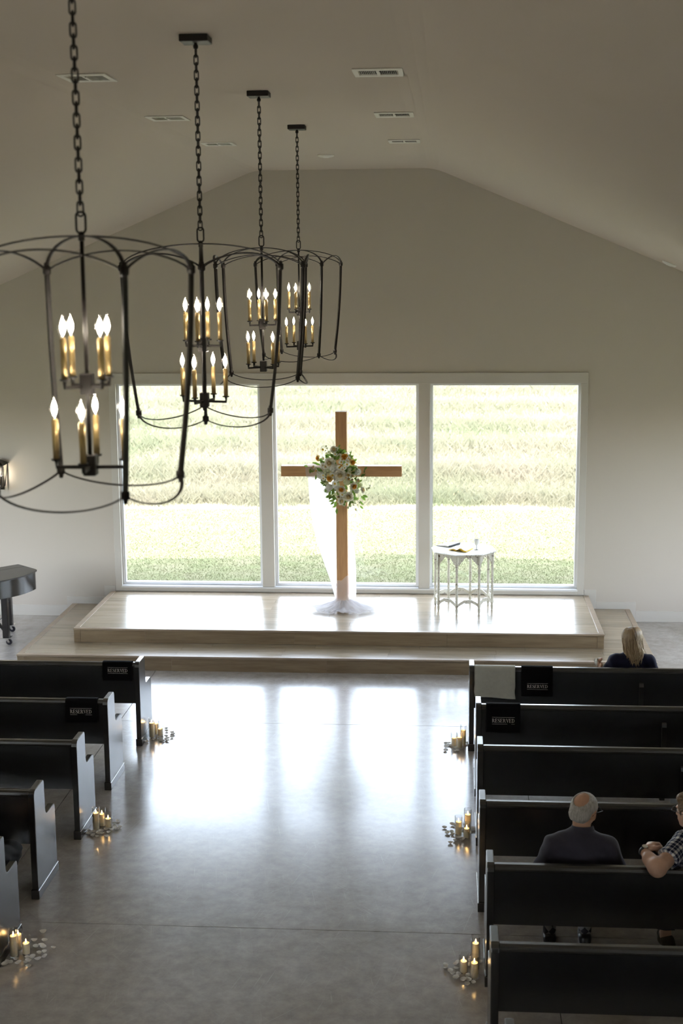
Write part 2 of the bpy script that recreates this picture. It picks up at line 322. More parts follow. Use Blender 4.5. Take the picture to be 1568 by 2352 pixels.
def copy_tree(o, parent=None):
    kids = list(o.children); c = o.copy(); COL.objects.link(c); c.parent = parent
    for k in kids: copy_tree(k, c)
    return c
def rrect(x0, x1, y0, y1, r, n=4):
    out = []
    for cx, cy, a0 in ((x1 - r, y1 - r, 0), (x0 + r, y1 - r, 90), (x0 + r, y0 + r, 180), (x1 - r, y0 + r, 270)):
        for i in range(n + 1): a = math.radians(a0 + 90 * i / n); out.append((cx + r * math.cos(a), cy + r * math.sin(a)))
    return out

# ------------------------------------------------------------------ room shell
XW, YB, ZC, CF, SL = 6.4, -22.0, 5.746, 1.122, 0.4192
H1, H2 = 0.1727, 0.3454
UX, UY, LX, LY = 3.122, -1.934, 3.651, -2.485
ZE = ZC - SL * (XW - CF)
fl = struct(MB().box(-XW, XW, YB, 0.0, -0.20, -0.012).build('floor', 'dark'))
sx = [-XW, -2.03, 2.027, XW]; sy_ = [YB, -17.56, -13.12, -8.695, -4.27, 0.0]
for i in range(3):
    for j in range(5):
        MB().box(sx[i] + (.003 if i else 0), sx[i + 1] - (.003 if i < 2 else 0), sy_[j] + (.003 if j else 0), sy_[j + 1] - (.003 if j < 4 else 0), -0.011, 0.0).build('concrete_slab', 'concrete', fl)
# front wall with the window opening
WX, WZ0, WZ1 = 2.985, 0.40, 3.09
ROOF_R, ROOF_M = 6.75, 0.24
wf = MB()
def roofz(x): return ROOF_R - ROOF_M * abs(x)
wf.prism([(-XW - .2, -.2), (-WX, -.2), (-WX, roofz(WX)), (-XW - .2, roofz(XW + .2))], 0.2, 'y', 0.0)
wf.prism([(WX, -.2), (XW + .2, -.2), (XW + .2, roofz(XW + .2)), (WX, roofz(WX))], 0.2, 'y', 0.0)
wf.prism([(-WX, WZ1), (WX, WZ1), (WX, roofz(WX)), (0, ROOF_R), (-WX, roofz(WX))], 0.2, 'y', 0.0)
wf.box(-WX, WX, 0, .2, -.2, WZ0)
struct(wf.build('wall_front', 'wall'))
struct(MB().prism([(-XW - .2, -.2), (XW + .2, -.2), (XW + .2, roofz(XW + .2)), (0, ROOF_R), (-XW - .2, roofz(XW + .2))], 0.2, 'y', YB - .2).build('wall_back', 'wall'))
# side walls with unseen windows, added to carry the room's fill light
FILL_WIN = [(-4.8, -1.8), (-19.0, -16.6)]; SZ0, SZ1 = 0.75, 3.0
for s, nm in ((-1, 'wall_left'), (1, 'wall_right')):
    m = MB(); x0, x1 = sorted((s * XW, s * (XW + .2)))
    edges = [YB] + [e for a in sorted(FILL_WIN) for e in a] + [0.0]
    for i in range(0, len(edges), 2): m.box(x0, x1, edges[i], edges[i + 1], -.2, roofz(XW) - .02)
    for a, b in FILL_WIN: m.box(x0, x1, a, b, -.2, SZ0); m.box(x0, x1, a, b, SZ1, roofz(XW) - .02)
    struct(m.build(nm, 'wall'))
# ceiling: flat strip and two slopes, softly rounded at the folds
cp = []
for x, z in ((-XW, ZE), (-CF, ZC), (CF, ZC), (XW, ZE)): cp.append((x, z))
def fold(a, b, c, r, n=4):
    a, b, c = Vector(a), Vector(b), Vector(c); p = b + (a - b).normalized() * r; q = b + (c - b).normalized() * r
    return [tuple((p * (1 - t) ** 2 + b * 2 * t * (1 - t) + q * t * t)) for t in [i / n for i in range(n + 1)]]
prof = [cp[0]] + fold(cp[0], cp[1], cp[2], .14) + fold(cp[1], cp[2], cp[3], .14) + [cp[3]]
struct(MB().prism(prof + [(x, z + .12) for x, z in prof[::-1]], -YB, 'y', YB).build('ceiling', 'ceil', smooth=False))
struct(MB().prism([(-XW - .6, roofz(XW + .6)), (0, ROOF_R), (XW + .6, roofz(XW + .6)), (XW + .6, roofz(XW + .6) + .15), (0, ROOF_R + .15), (-XW - .6, roofz(XW + .6) + .15)], -YB + .9, 'y', YB - .4).build('roof_1', 'dark'))
# baseboards, stepping over the platform
for s, nm in ((-1, 'baseboard_front_left'), (1, 'baseboard_front_right')):
    m = MB()
    for a, b, z0, z1 in ((3.735, XW, 0, .145), (3.225, 3.735, .0, .262), (3.07, 3.225, .0, .418)):
        x0, x1 = sorted((s * a, s * b)); m.box(x0, x1, -.014, 0, z0, z1)
    struct(m.build(nm, 'trim', bevel=.003, seg=1))
for s, nm in ((-1, 'baseboard_left'), (1, 'baseboard_right')):
    x0, x1 = sorted((s * XW, s * (XW - .014))); struct(MB().box(x0, x1, YB, -.014, 0, .145).build(nm, 'trim'))
# window casings and mullions
struct(MB().box(-3.066, 3.066, -.022, 0, 3.085, 3.222).build('trim_1', 'trim', bevel=.003, seg=1))
struct(MB().box(-3.066, -2.975, -.022, 0, .348, 3.085).build('trim_2', 'trim', bevel=.003, seg=1))
struct(MB().box(2.975, 3.066, -.022, 0, .348, 3.085).build('trim_3', 'trim', bevel=.003, seg=1))
struct(MB().box(-2.975, 2.975, -.026, 0, .348, .418).build('trim_4', 'trim', bevel=.003, seg=1))
for k, (a, b) in enumerate(((-1.105, -.945), (.935, 1.080))): struct(MB().box(a, b, -.018, .14, .418, 3.088).build('trim_%d' % (5 + k), 'trim', bevel=.003, seg=1))
struct(MB().box(-2.985, 2.985, -.03, .2, .398, .418).build('trim_7', 'jamb'))
def window(n, x0, x1, z0, z1, y0, y1):
    f = .034; w_ = MB(); w_.box(x0, x0 + f, y0, y1, z0, z1); w_.box(x1 - f, x1, y0, y1, z0, z1); w_.box(x0 + f, x1 - f, y0, y1, z1 - f, z1); w_.box(x0 + f, x1 - f, y0, y1, z0, z0 + f)
    o = struct(w_.build('window_%d' % n, 'jamb', bevel=.003, seg=1))
    MB().box(x0 + f, x1 - f, (y0 + y1) / 2, (y0 + y1) / 2 + .004, z0 + f, z1 - f).build('pane', 'pane', o)
    return o
window(1, -2.983, -1.106, .42, 3.088, .07, .15)
window(2, -.944, .934, .42, 3.088, .07, .15)
window(3, 1.081, 2.983, .42, 3.088, .07, .15)
n = 4
for s in (-1, 1):
    for a, b in FILL_WIN:
        m = MB(); x0, x1 = sorted((s * (XW + .07), s * (XW + .14)))
        for y0, y1, z0, z1 in ((a, a + .06, SZ0, SZ1), (b - .06, b, SZ0, SZ1), (a + .06, b - .06, SZ0, SZ0 + .06), (a + .06, b - .06, SZ1 - .06, SZ1), ((a + b) / 2 - .025, (a + b) / 2 + .025, SZ0 + .06, SZ1 - .06)): m.box(x0, x1, y0, y1, z0, z1)
        o = struct(m.build('window_%d' % n, 'jamb')); xm = (x0 + x1) / 2  # unseen side window, added to bring fill light into the room
        for y0, y1 in ((a + .06, (a + b) / 2 - .025), ((a + b) / 2 + .025, b - .06)): MB().box(xm, xm + .004, y0, y1, SZ0 + .06, SZ1 - .06).build('pane', 'pane', o)
        n += 1

# ------------------------------------------------------------------ outdoors
def gz(x, y):
    z = -0.08
    if y > 8.7: z += (y - 8.7) * 0.035
    if y > 40: z += (y - 40) * 0.03
    return z + 0.05 * math.sin(x * .31 + 1) * math.sin(y * .23) * min(1, max(0, (y - 6) / 8))
g = MB(); xs = np.linspace(-70, 70, 57)
g.add([(x, y, gz(x, y)) for y in np.linspace(.2, 8.7, 12) for x in xs], [(j * 57 + i, j * 57 + i + 1, (j + 1) * 57 + i + 1, (j + 1) * 57 + i) for j in range(11) for i in range(56)])
lawn = struct(g.build('ground_lawn', 'lawn', smooth=True))
g = MB(); ys = np.concatenate([np.linspace(8.7, 40, 26), np.linspace(44, 220, 24)])
g.add([(x * (1 + max(0, y - 30) / 60), y, gz(x, y)) for y in ys for x in xs], [(j * 57 + i, j * 57 + i + 1, (j + 1) * 57 + i + 1, (j + 1) * 57 + i) for j in range(len(ys) - 1) for i in range(56)])
struct(g.build('ground_meadow', 'meadow', smooth=True))
g = MB(); g.add([(x, y, -.3) for y in (-60, .2) for x in (-70, 70)], [(0, 1, 3, 2)]); struct(g.build('ground_around', 'lawn'))
def blades(name, label, cat, n_, fx, hgt, wid, lean, m, parent=None):
    x, y = fx(n_); z = np.array([gz(a, b) for a, b in zip(x, y)]); a = RNG.uniform(0, 2 * PI, n_); h = hgt(y) * RNG.uniform(.55, 1.25, n_); wv = wid(y)
    dx, dy = np.cos(a) * wv, np.sin(a) * wv; lx, ly = RNG.normal(0, lean, n_) * h, RNG.normal(0, lean, n_) * h
    V = np.empty((n_, 4, 3)); V[:, 0] = np.stack([x - dx, y - dy, z - .01], 1); V[:, 1] = np.stack([x + dx, y + dy, z - .01], 1)
    V[:, 2] = np.stack([x + dx * .7 + lx * .4, y + dy * .7 + ly * .4, z + h * .55], 1); V[:, 3] = np.stack([x + lx, y + ly, z + h], 1)
    Fq = np.arange(n_ * 4).reshape(n_, 4); F3 = np.concatenate([Fq[:, [0, 1, 2]], Fq[:, [0, 2, 3]]])
    me = bpy.data.meshes.new(name); me.vertices.add(n_ * 4); me.vertices.foreach_set('co', V.ravel()); me.loops.add(len(F3) * 3); me.loops.foreach_set('vertex_index', F3.ravel())
    me.polygons.add(len(F3)); me.polygons.foreach_set('loop_start', np.arange(len(F3)) * 3); me.polygons.foreach_set('loop_total', np.full(len(F3), 3)); me.update(calc_edges=True); me.validate()
    me.materials.append(M[m]); o = link(name, me); o['kind'] = 'stuff'; return tag(o, label, cat)
def fx_lawn(k): y = .35 + 8.2 * RNG.uniform(0, 1, k) ** 1.15; return RNG.uniform(-6.5, 5.5, k), y
blades('lawn_grass', 'short mown green lawn just outside the window', 'grass', 170000, fx_lawn, lambda y: np.full(len(y), .022), lambda y: np.full(len(y), .0032), .7, 'lawnblade')
def fx_mead(k):
    t = RNG.uniform(0, 1, k) ** 1.5; y = 8.75 + 32 * t; x = RNG.uniform(-1, 1, k) * (6 + y * .22) - .6 - .02 * y
    return x, y + np.where(y < 12, .08 * np.sin(x * 1.3) + .12 * np.sin(x * 3.1) + .2 + RNG.uniform(-.25, .25, k), 0)
blades('meadow_grass', 'tall dry meadow grass beyond the mown lawn', 'grass', 230000, fx_mead, lambda y: (.15 + .12 * np.sin(y * .9) ** 2) * np.clip((y - 8.4) / 1.2, .3, 1), lambda y: .0018 + .00022 * y, .4, 'meadowblade')

# ------------------------------------------------------------------ stepped platform
st = thing('stage_platform', 'two-step light oak platform below the picture windows', 'platform', (0, 0, 0))
def tier(name, hx, y0, z0, z1, row, seams_riser, seed):
    rnd = random.Random(seed); NW, T = .062, .012
    body = MB().box(-hx + .012, hx - .012, y0 + .012, -.03, z0 + .001, z1 - T - .0005).build(name, 'dark', st)
    # deck planks laid along X
    yy0, yy1 = y0 + NW, -.03; nrow = round((yy1 - yy0) / row); rw = (yy1 - yy0) / nrow; xa, xb = -hx + NW, hx - NW
    for r in range(nrow):
        x = xa; first = rnd.uniform(.35, 1.25)
        while x < xb - .01:
            ln = first if x == xa else 1.22
            e = min(xb, x + ln)
            if xb - e < .2: e = xb
            MB().box(x + .0008, e - .0008, yy0 + r * rw + .0008, yy0 + (r + 1) * rw - .0008, z1 - T, z1 + rnd.uniform(-.0004, .0004)).build('plank', 'oak', body); x = e
    # nosing on three sides
    MB().box(-hx - .006, hx + .006, y0 - .010, y0 + NW - .001, z1 - .021, z1 + .002).build('nosing', 'nose', body, bevel=.004, seg=2)
    for s in (-1, 1):
        a, b = sorted((s * (hx + .006), s * (hx - NW + .001))); MB().box(a, b, y0 + NW, -.03, z1 - .021, z1 + .002).build('nosing', 'nose', body, bevel=.004, seg=2)
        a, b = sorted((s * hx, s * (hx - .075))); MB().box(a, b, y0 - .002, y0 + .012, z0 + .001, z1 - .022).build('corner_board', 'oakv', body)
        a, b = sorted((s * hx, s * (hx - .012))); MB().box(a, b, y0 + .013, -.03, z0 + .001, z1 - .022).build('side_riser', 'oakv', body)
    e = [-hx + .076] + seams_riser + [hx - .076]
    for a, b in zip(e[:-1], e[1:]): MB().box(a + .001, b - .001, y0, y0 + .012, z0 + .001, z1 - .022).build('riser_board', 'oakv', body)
tier('lower_tier', LX, LY, 0.0, H1, .187, [-1.843, -.055, 1.735], 3)
tier('upper_tier', UX, UY, H1 + .0025, H2, .187, [-2.265, -.482, 1.309], 5)

# ------------------------------------------------------------------ pews
def make_pew():
    p = thing('church_pew', '', 'pew'); Lp, T = 3.22, .047      # local: x 0..Lp from the aisle, y 0 = back edge, +y = front
    prof = [(0.0, .07), (0.0, .79), (.006, .815), (.02, .832), (.045, .838), (.235, .838), (.25, .832), (.258, .818), (.262, .60), (.268, .578), (.282, .562), (.305, .555), (.475, .555), (.497, .548), (.508, .53), (.51, .07)]
    for x0 in (0.0, Lp - T):
        e = MB().prism(prof, T, 'x', x0).build('end_panel', 'pew', p, bevel=.005, seg=2)
        MB().box(x0 - .007, x0 + T + .007, -.008, .518, 0, .072).build('plinth', 'pew', e, bevel=.003, seg=1)
    # raked back panel
    MB().prism([(.018, .425), (.044, .425), (.070, .806), (.044, .806)], Lp - 2 * T, 'x', T).build('back_panel', 'pew', p)
    MB().prism([(.020, .800), (.026, .786), (.036, .780), (.078, .780), (.088, .790), (.090, .806), (.084, .820), (.070, .828), (.040, .828), (.026, .820)], Lp - 2 * T, 'x', T).build('top_rail', 'pew', p, smooth=False, bevel=.003, seg=2)
    MB().prism([(.045, .415), (.485, .435), (.50, .447), (.50, .462), (.485, .470), (.055, .450)], Lp - 2 * T, 'x', T).build('seat', 'pew', p, bevel=.004, seg=2)
    MB().box(T, Lp - T, .43, .455, .33, .428).build('seat_apron', 'pew', p)
    MB().prism([(-.012, .0), (-.012, .66), (-.004, .69), (.012, .70), (.020, .70), (.020, .41), (.44, .41), (.44, 0)], .045, 'x', Lp / 2 - .022).build('center_support', 'pew', p, bevel=.003, seg=1)
    return p
pew0 = make_pew(); used = False
ordn = ['frontmost', 'second', 'third', 'fourth', 'fifth', 'sixth', 'rearmost']
RP = [(1.523, -4.985), (1.563, -6.135), (1.556, -7.190), (1.548, -8.352), (1.572, -9.410), (1.566, -10.470), (1.612, -11.480)]
LPW = [(-1.642, -5.010), (-1.668, -6.170), (-1.657, -7.252), (-1.685, -8.338), (-1.657, -9.380)]
rlab = ['frontmost black pew on the right, carrying a pale and a black cloth', 'second black pew on the right, with one black reserved cloth', 'third black pew from the platform in the right block', 'empty black pew right in front of the bald man in glasses', 'black pew where the man in the plaid shirt sits', 'sixth black pew on the right, just behind the two seated men', 'rearmost black pew on the right, only its end post in view']
llab = ['frontmost black pew on the left, beside the platform step', 'second black pew on the left, with a reserved cloth near its end', 'third black pew on the left, its end by the middle left candles', 'fourth black pew on the left, in front of the dark jeans knee', 'nearest black pew on the left, where the person in jeans sits']
for i, (x, y) in enumerate(RP):
    o = pew0 if not used else copy_tree(pew0); used = True; o.location = (x, y, 0); o['label'] = rlab[i]; o['group'] = 'black church pews'
for i, (x, y) in enumerate(LPW):
    o = copy_tree(pew0); o.location = (x, y + .51, 0); o.rotation_euler = (0, 0, 0); o['label'] = llab[i]; o['group'] = 'black church pews'
    o.scale = (-1, 1, 1); o.location = (x, y, 0)

# ------------------------------------------------------------------ cloths over the pew backs
def glyphs():
    G = {}
    def q(x0, x1, y0, y1): return [(x0, y0), (x1, y0), (x1, y1), (x0, y1)]
    st_, ha, se = .15, .045, .07
    def stem(x): return [q(x, x + st_, 0, 1), q(x - se, x + st_ + se, 0, ha), q(x - se, x + st_ + se, 1 - ha, 1)]
    def bowl(x, yc, rx, ry, n=12):     # right half ring, thick at the side
        out = []
        for i in range(n):
            a0, a1 = -PI / 2 + PI * i / n, -PI / 2 + PI * (i + 1) / n
            P = lambda a, k: (x + (rx - (.14 if k else 0)) * math.cos(a), yc + (ry - (ha if k else 0)) * math.sin(a))
            out.append([P(a0, 0), P(a1, 0), P(a1, 1), P(a0, 1)])
        return out
    G['R'] = (stem(.07) + bowl(.2, .73, .42, .27) + [q(.2, .3, .46, .46 + ha), q(.2, .3, 1 - ha, 1), [(.36, .47), (.52, .47), (.76, 0), (.58, 0)], q(.58, .82, 0, ha)], .82)
    G['E'] = (stem(.07) + [q(.2, .62, 0, ha), q(.2, .60, 1 - ha, 1), q(.2, .48, .48, .48 + ha), [(.62, 0), (.66, .26), (.625, .26), (.54, ha)], [(.60, 1), (.63, .76), (.595, .76), (.53, 1 - ha)], q(.45, .485, .38, .64)], .72)
    def S():
        out = []; n = 20; c = []
        for i in range(n + 1):
            t = i / n
            if t < .5: a = math.radians(50 + 220 * t * 2); c.append((.3 + .22 * math.cos(a), .74 + .24 * math.sin(a) * 1.0))
            else: a = math.radians(90 - 220 * (t - .5) * 2); c.append((.3 + .25 * math.cos(a), .26 + .24 * math.sin(a)))
        for i in range(n):
            (x0, y0), (x1, y1) = c[i], c[i + 1]; dx, dy = x1 - x0, y1 - y0; l = math.hypot(dx, dy) + 1e-6; w0 = .03 + .05 * math.exp(-((i - n / 2) / 5.5) ** 2); nx, ny = -dy / l * w0, dx / l * w0
            out.append([(x0 - nx, y0 - ny), (x1 - nx, y1 - ny), (x1 + nx, y1 + ny), (x0 + nx, y0 + ny)])
        return out + [q(.47, .51, .72, .97), q(.05, .09, .03, .30)]
    G['S'] = (S(), .62)
    G['V'] = ([[(.02, 1), (.2, 1), (.45, .12), (.38, 0)], [(.66, 1), (.72, 1), (.43, 0), (.38, 0)], q(-.04, .28, 1 - ha, 1), q(.56, .82, 1 - ha, 1)], .76)
    G['D'] = (stem(.07) + bowl(.2, .5, .56, .5, 16) + [q(.2, .3, 0, ha), q(.2, .3, 1 - ha, 1)], .84)
    return G
GL = glyphs()
def lettering(width, h, gap):
    txt = 'RESERVED'; tot = sum(GL[c][1] + .06 for c in txt) - .06; sx_ = width / tot; out = []; x = 0
    for c in txt:
        for poly in GL[c][0]: out.append([((x + a) * sx_, b * h) for a, b in poly])
        x += GL[c][1] + .06
    for y in (-gap - .0022, h + gap): out.append([(0, y), (width, y), (width, y + .0022), (0, y + .0022)])
    return out
def drape_profile():      # behind (camera side) bottom, up over the rail, down the front: pew-local (y,z) with arc length parameter from the rail crest
    return [(.010, 0), (.012, .30)]
def back_y(z): return .018 + (z - .425) * (.026 / .381)
def cloth(name, label, px, py, x0, x1, zlow, m, text=None, wob=.004, seed=0, hem=0.0):
    # local frame = pew position
    rnd = random.Random(seed); ph = [rnd.uniform(0, 6) for _ in range(4)]
    path = []
    for k in range(13): z = zlow + (.785 - zlow) * k / 12; path.append((min(back_y(z), .0185) - .007 - .004 * (1 - k / 12), z))
    path += [(.012, .802), (.016, .822), (.030, .834), (.055, .836), (.078, .834), (.092, .824), (.098, .805), (.099, .77), (.097, .70)]
    nu = 25
    def fn(u, v):
        t = v * (len(path) - 1); i = min(int(t), len(path) - 2); f = t - i; y = path[i][0] * (1 - f) + path[i + 1][0] * f; z = path[i][1] * (1 - f) + path[i + 1][1] * f
        hang = max(0, 1 - v * 2.2); y -= wob * hang * (1 + math.sin(u * 9 + ph[0]) * .7 + math.sin(u * 17 + ph[1]) * .3); z -= hem * hang * (math.sin(u * 3 + ph[2]) * .5 + u * .6)
        x = x0 + (x1 - x0) * (u + .012 * hang * math.sin(v * 20 + ph[3]))
        return (x, y, z)
    o = MB().grid(fn, nu, len(path) * 2 - 1).build(name, m, None, smooth=True, solid=.0022); o.location = (px, py, 0)
    tag(o, label, 'cloth', 'reserved cloths on the pews' if text else None)
    if text:
        tx, tz, tw, th, gap = text; mb = MB()
        for poly in lettering(tw, th, gap):
            P = []
            for a, b in poly:
                z = tz + b; u = (tx + a - x0) / (x1 - x0); v = (z - zlow) / (.785 - zlow) * 12 / (len(path) - 1); P.append((tx + a, fn(u, v)[1] - .0018, z))
            mb.add(P, [tuple(range(len(P)))])
        lt = MB.build(mb, 'lettering', 'print', o); lt['label'] = 'white serif lettering reading RESERVED between two lines'
    return o
x, y = RP[0]
cloth('linen_cloth', 'pale grey linen cloth over the frontmost right pew', x, y, .048, .432, .535, 'greycloth', None, .006, 1, .012)
cloth('reserved_cloth', 'black RESERVED cloth beside the pale linen cloth', x, y, .490, .785, .552, 'blackcloth', (.545, .634, .195, .032, .012), .002, 2)
x, y = RP[1]
cloth('reserved_cloth', 'black RESERVED cloth on the second pew of the right block', x, y, .088, .384, .588, 'blackcloth', (.140, .676, .196, .034, .012), .002, 3)
def lcloth(label, P, xa, xb, zl, tx, tz, seed, tw):       # left pews are mirrored; cloth is built in the room frame there
    x, y = P; o = cloth('reserved_cloth', label, 0, y, xa, xb, zl, 'blackcloth', (tx, tz, tw, .034, .011), .002, seed); return o
lcloth('black RESERVED cloth at the aisle end of the frontmost left pew', LPW[0], -2.004, -1.715, .655, -1.952, .738, 4, .195)
lcloth('black RESERVED cloth hung over the second pew of the left block', LPW[1], -2.050, -1.765, .625, -2.008, .708, 5, .195)

# ------------------------------------------------------------------ chandeliers
def make_chandelier(y, th, tu, tl, label, z0=ZC, swing=0.0):
    r = thing('chandelier', label, 'chandelier', (.034, y, 0), 0.0, 'lantern chandeliers down the aisle')
    MB().box(-.072, .072, -.072, .072, z0 - .036, z0 - .001).build('canopy', 'bronze', r, bevel=.003, seg=1)
    MB().lathe([(.004, -.066), (.012, -.062), (.014, -.05), (.008, -.04), (.008, -.036)], 12, (0, 0, z0)).build('canopy_stem', 'bronze', r, smooth=True)
    lm = link_mesh(); zt, zb = z0 - .062, 4.792; nl = int(round((zt - zb) / .0375)); pit = (zt - zb) / nl
    for k in range(nl): link('chain_link', lm, r, (0.0, 0, zb + pit * (k + .5)), (0, 0, (PI / 2 if k % 2 else 0) + .5))
    MB().tube([(a, 0, z) for a, z in rrect(-.0165, .0165, 4.728, 4.80, .014, 4)], .0042, 6, True).build('hanging_loop', 'bronze', r, smooth=True)
    MB().lathe([(.005, 4.70), (.012, 4.703), (.012, 4.712), (.007, 4.716), (.011, 4.722), (.011, 4.730), (.004, 4.734)], 12).build('finial', 'bronze', r, smooth=True)
    MB().tube([(0, 0, 4.705), (0, 0, 3.90)], .0075, 8).build('rod', 'bronze', r, smooth=True)
    RT, RB_, ZT, ZB = .41, .345, 4.60, 3.85
    A = [th + k * PI / 2 for k in range(4)]
    for a in A:
        c, s = math.cos(a), math.sin(a); pts = []
        for k in range(9):
            t = k / 8; rr = RT + (RB_ - RT) * t + .012 * math.sin(PI * t); pts.append((rr * c, rr * s, ZT + (ZB - ZT) * t))
        p = MB().tube(pts, .0115, 4, up=(c, s, 0)).build('post', 'bronze', r)
        for (rr, zz, sg) in ((RT, ZT, 1), (RB_, ZB, -1)):
            MB().lathe([(.004, -.030), (.008, -.026), (.009, -.016), (.016, -.012), (.016, .012), (.009, .016), (.010, .022), (.005, .028)] if sg < 0 else [(.009, -.02), (.016, -.012), (.016, .012), (.010, .016), (.010, .026), (.004, .030)], 10, (rr * c, rr * s, zz)).build('collar', 'bronze', p, smooth=True)
    for k in range(2):      # arches across the crown
        c, s = math.cos(A[k]), math.sin(A[k]); pts = [(RT * math.cos(t) * c, RT * math.cos(t) * s, ZT + .118 * math.sin(t)) for t in [PI * i / 24 for i in range(25)]]
        MB().tube(pts, .0085, 6, flat=.42, up=(-s, c, 0)).build('crown_arch', 'bronze', r, smooth=True)
    for k in range(4):      # side arches and lower swags
        P0, P1 = Vector((math.cos(A[k]), math.sin(A[k]), 0)), Vector((math.cos(A[(k + 1) % 4]), math.sin(A[(k + 1) % 4]), 0))
        up = []; lo = []
        for i in range(17):
            t = i / 16; d = (P0 * (1 - t) + P1 * t); b = 4 * t * (1 - t); up.append(d * RT * (1 + .10 * b) + Vector((0, 0, ZT - .004 + .074 * math.sin(PI * t) ** .8))); lo.append(d * RB_ * (1 + .22 * b) + Vector((0, 0, ZB - .058 * math.sin(PI * t) ** .8)))
        MB().tube(up, .0036, 6, flat=2.3, up=(0, 0, 1)).build('side_arch', 'bronze', r, smooth=True)
        MB().tube(lo, .0034, 6, flat=2.0, up=(0, 0, 1)).build('lower_swag', 'bronze', r, smooth=True)
    for nm, z, rad, ang in (('upper', 4.195, .092, tu), ('lower', 3.905, .122, tl)):
        MB().box(-.023, .023, -.023, .023, z - .03, z + .045).build('hub', 'bronze', r, bevel=.003, seg=1)
        for k in range(4):
            a = ang + k * PI / 2; c, s = math.cos(a), math.sin(a)
            ar = MB().tube([(0.01 * c, .01 * s, z), (rad * c, rad * s, z), (rad * c, rad * s, z + .025)], .0085, 4, up=(-s, c, 0)).build('arm', 'bronze', r)
            MB().lathe([(.0, .022), (.017, .024), (.019, .030), (.0, .030)], 12, (rad * c, rad * s, z), cap=False).build('drip_pan', 'bronze', ar, smooth=False)
            sl = link('candle_sleeve', SLEEVE, r, (rad * c, rad * s, z + .030))
            link('bulb', BULB, sl); link('filament', FIL, sl)
    return r
def link_mesh():
    if 'chain' not in CACHE: CACHE['chain'] = MB().tube([(a, 0, z) for a, z in rrect(-.0105, .0105, -.025, .025, .0095, 4)], .0033, 6, True).mesh('chain_link', 'bronze', True)
    return CACHE['chain']
CACHE = {}
SLEEVE = MB().lathe([(.0115, 0), (.0118, .14), (.0085, .1405), (.0085, .145)], 14).mesh('candle_sleeve', 'brass', True)
BULB = MB().lathe([(.007, .145), (.009, .150), (.0145, .163), (.0175, .178), (.0165, .192), (.011, .208), (.004, .222), (.001, .226)], 14).mesh('bulb', 'bulbglass', True)
FIL = MB().lathe([(.002, .155), (.007, .165), (.0095, .178), (.0085, .190), (.0045, .203), (.001, .210)], 10).mesh('filament', 'bulb', True)
rd = math.radians
make_chandelier(-12.93, rd(33.5), rd(48), rd(3), 'nearest and largest lantern chandelier, cut by the left edge')
make_chandelier(-10.544, rd(10.5), rd(83), rd(76), 'second lantern chandelier from the left, with a post facing forward')
make_chandelier(-8.161, rd(49), rd(23), rd(40), 'third lantern chandelier, hanging before the end wall left of centre')
make_chandelier(-5.767, rd(33.5), rd(78), rd(30), 'farthest and smallest lantern chandelier, nearest the windows')

# ------------------------------------------------------------------ ceiling vents and detectors
VM = {}
def make_vent(x, y, label):
    r = thing('ceiling_vent', label, 'vent', (x, y, ZC), 0, 'white ceiling vents')
    m = MB(); W2, D2 = .150, .178; iw, id_ = .118, .105
    m.box(-W2, W2, -D2, -id_, -.008, -.0005); m.box(-W2, W2, id_, D2, -.008, -.0005); m.box(-W2, -iw, -id_, id_, -.008, -.0005); m.box(iw, W2, -id_, id_, -.008, -.0005)
    m.build('frame', 'vent', r, bevel=.002, seg=1)
    MB().box(-.010, .010, -id_, id_, -.010, -.0005).build('divider', 'vent', r)
    MB().box(-iw, iw, -id_, id_, -.0004, -.0001).build('duct_shade_sheet', 'dark', r)  # dark sheet on the closed ceiling; duct shade is put into its colour
    for s in (-1, 1):
        for k in range(9):
            xx = s * (.017 + .0112 * (k + .5)); me = VM.get(s)
            if me is None: q_ = .0022 if s > 0 else .0038; me = VM[s] = MB().prism([(-q_ - .0007, -.0005), (-q_ + .0007, -.0005), (q_ + .0007, -.0105), (q_ - .0007, -.0105)], 2 * id_ - .05, 'y', -id_ + .025).mesh('slat', 'vent')
            link('slat', me, r, (xx, 0, 0))
    MB().lathe([(.004, -.0125), (.005, -.009)], 8, (.012, -.09, 0)).build('lever', 'dark', r)
vl = ['nearest ceiling vent, left of the near chandelier chains', 'middle ceiling vent on the left of the chandelier row', 'farthest ceiling vent on the left, beside the second chain']
vr = ['largest ceiling vent on the right of the chandelier row', 'middle one of the three ceiling vents on the right', 'farthest ceiling vent on the right, near the end wall']
for i, y in enumerate((-9.05, -6.55, -4.06)):
    make_vent(-.905, y, vl[i]); make_vent(.880, y, vr[i])
d = thing('smoke_detector', 'flat white round detector on the ceiling above the end wall', 'detector', (-.01, -2.45, ZC))
MB().lathe([(.088, -.0005), (.090, -.006), (.084, -.018), (.06, -.026), (.0, -.027)], 28, cap=False).build('base', 'vent', d, smooth=True)
MB().lathe([(.0, -.034), (.032, -.033), (.036, -.026)], 20, cap=False).build('sensor', 'vent', d, smooth=True)
d = thing('smoke_detector', 'white round detector on the right ceiling slope at the frame edge', 'detector', (3.93, -.62, ZC - SL * (3.93 - CF)))
d.rotation_euler = (0, math.atan(SL), 0)
MB().lathe([(.088, -.0005), (.090, -.006), (.084, -.018), (.06, -.026), (.0, -.027)], 28, cap=False).build('base', 'vent', d, smooth=True)
MB().lathe([(.0, -.034), (.032, -.033), (.036, -.026)], 20, cap=False).build('sensor', 'vent', d, smooth=True)

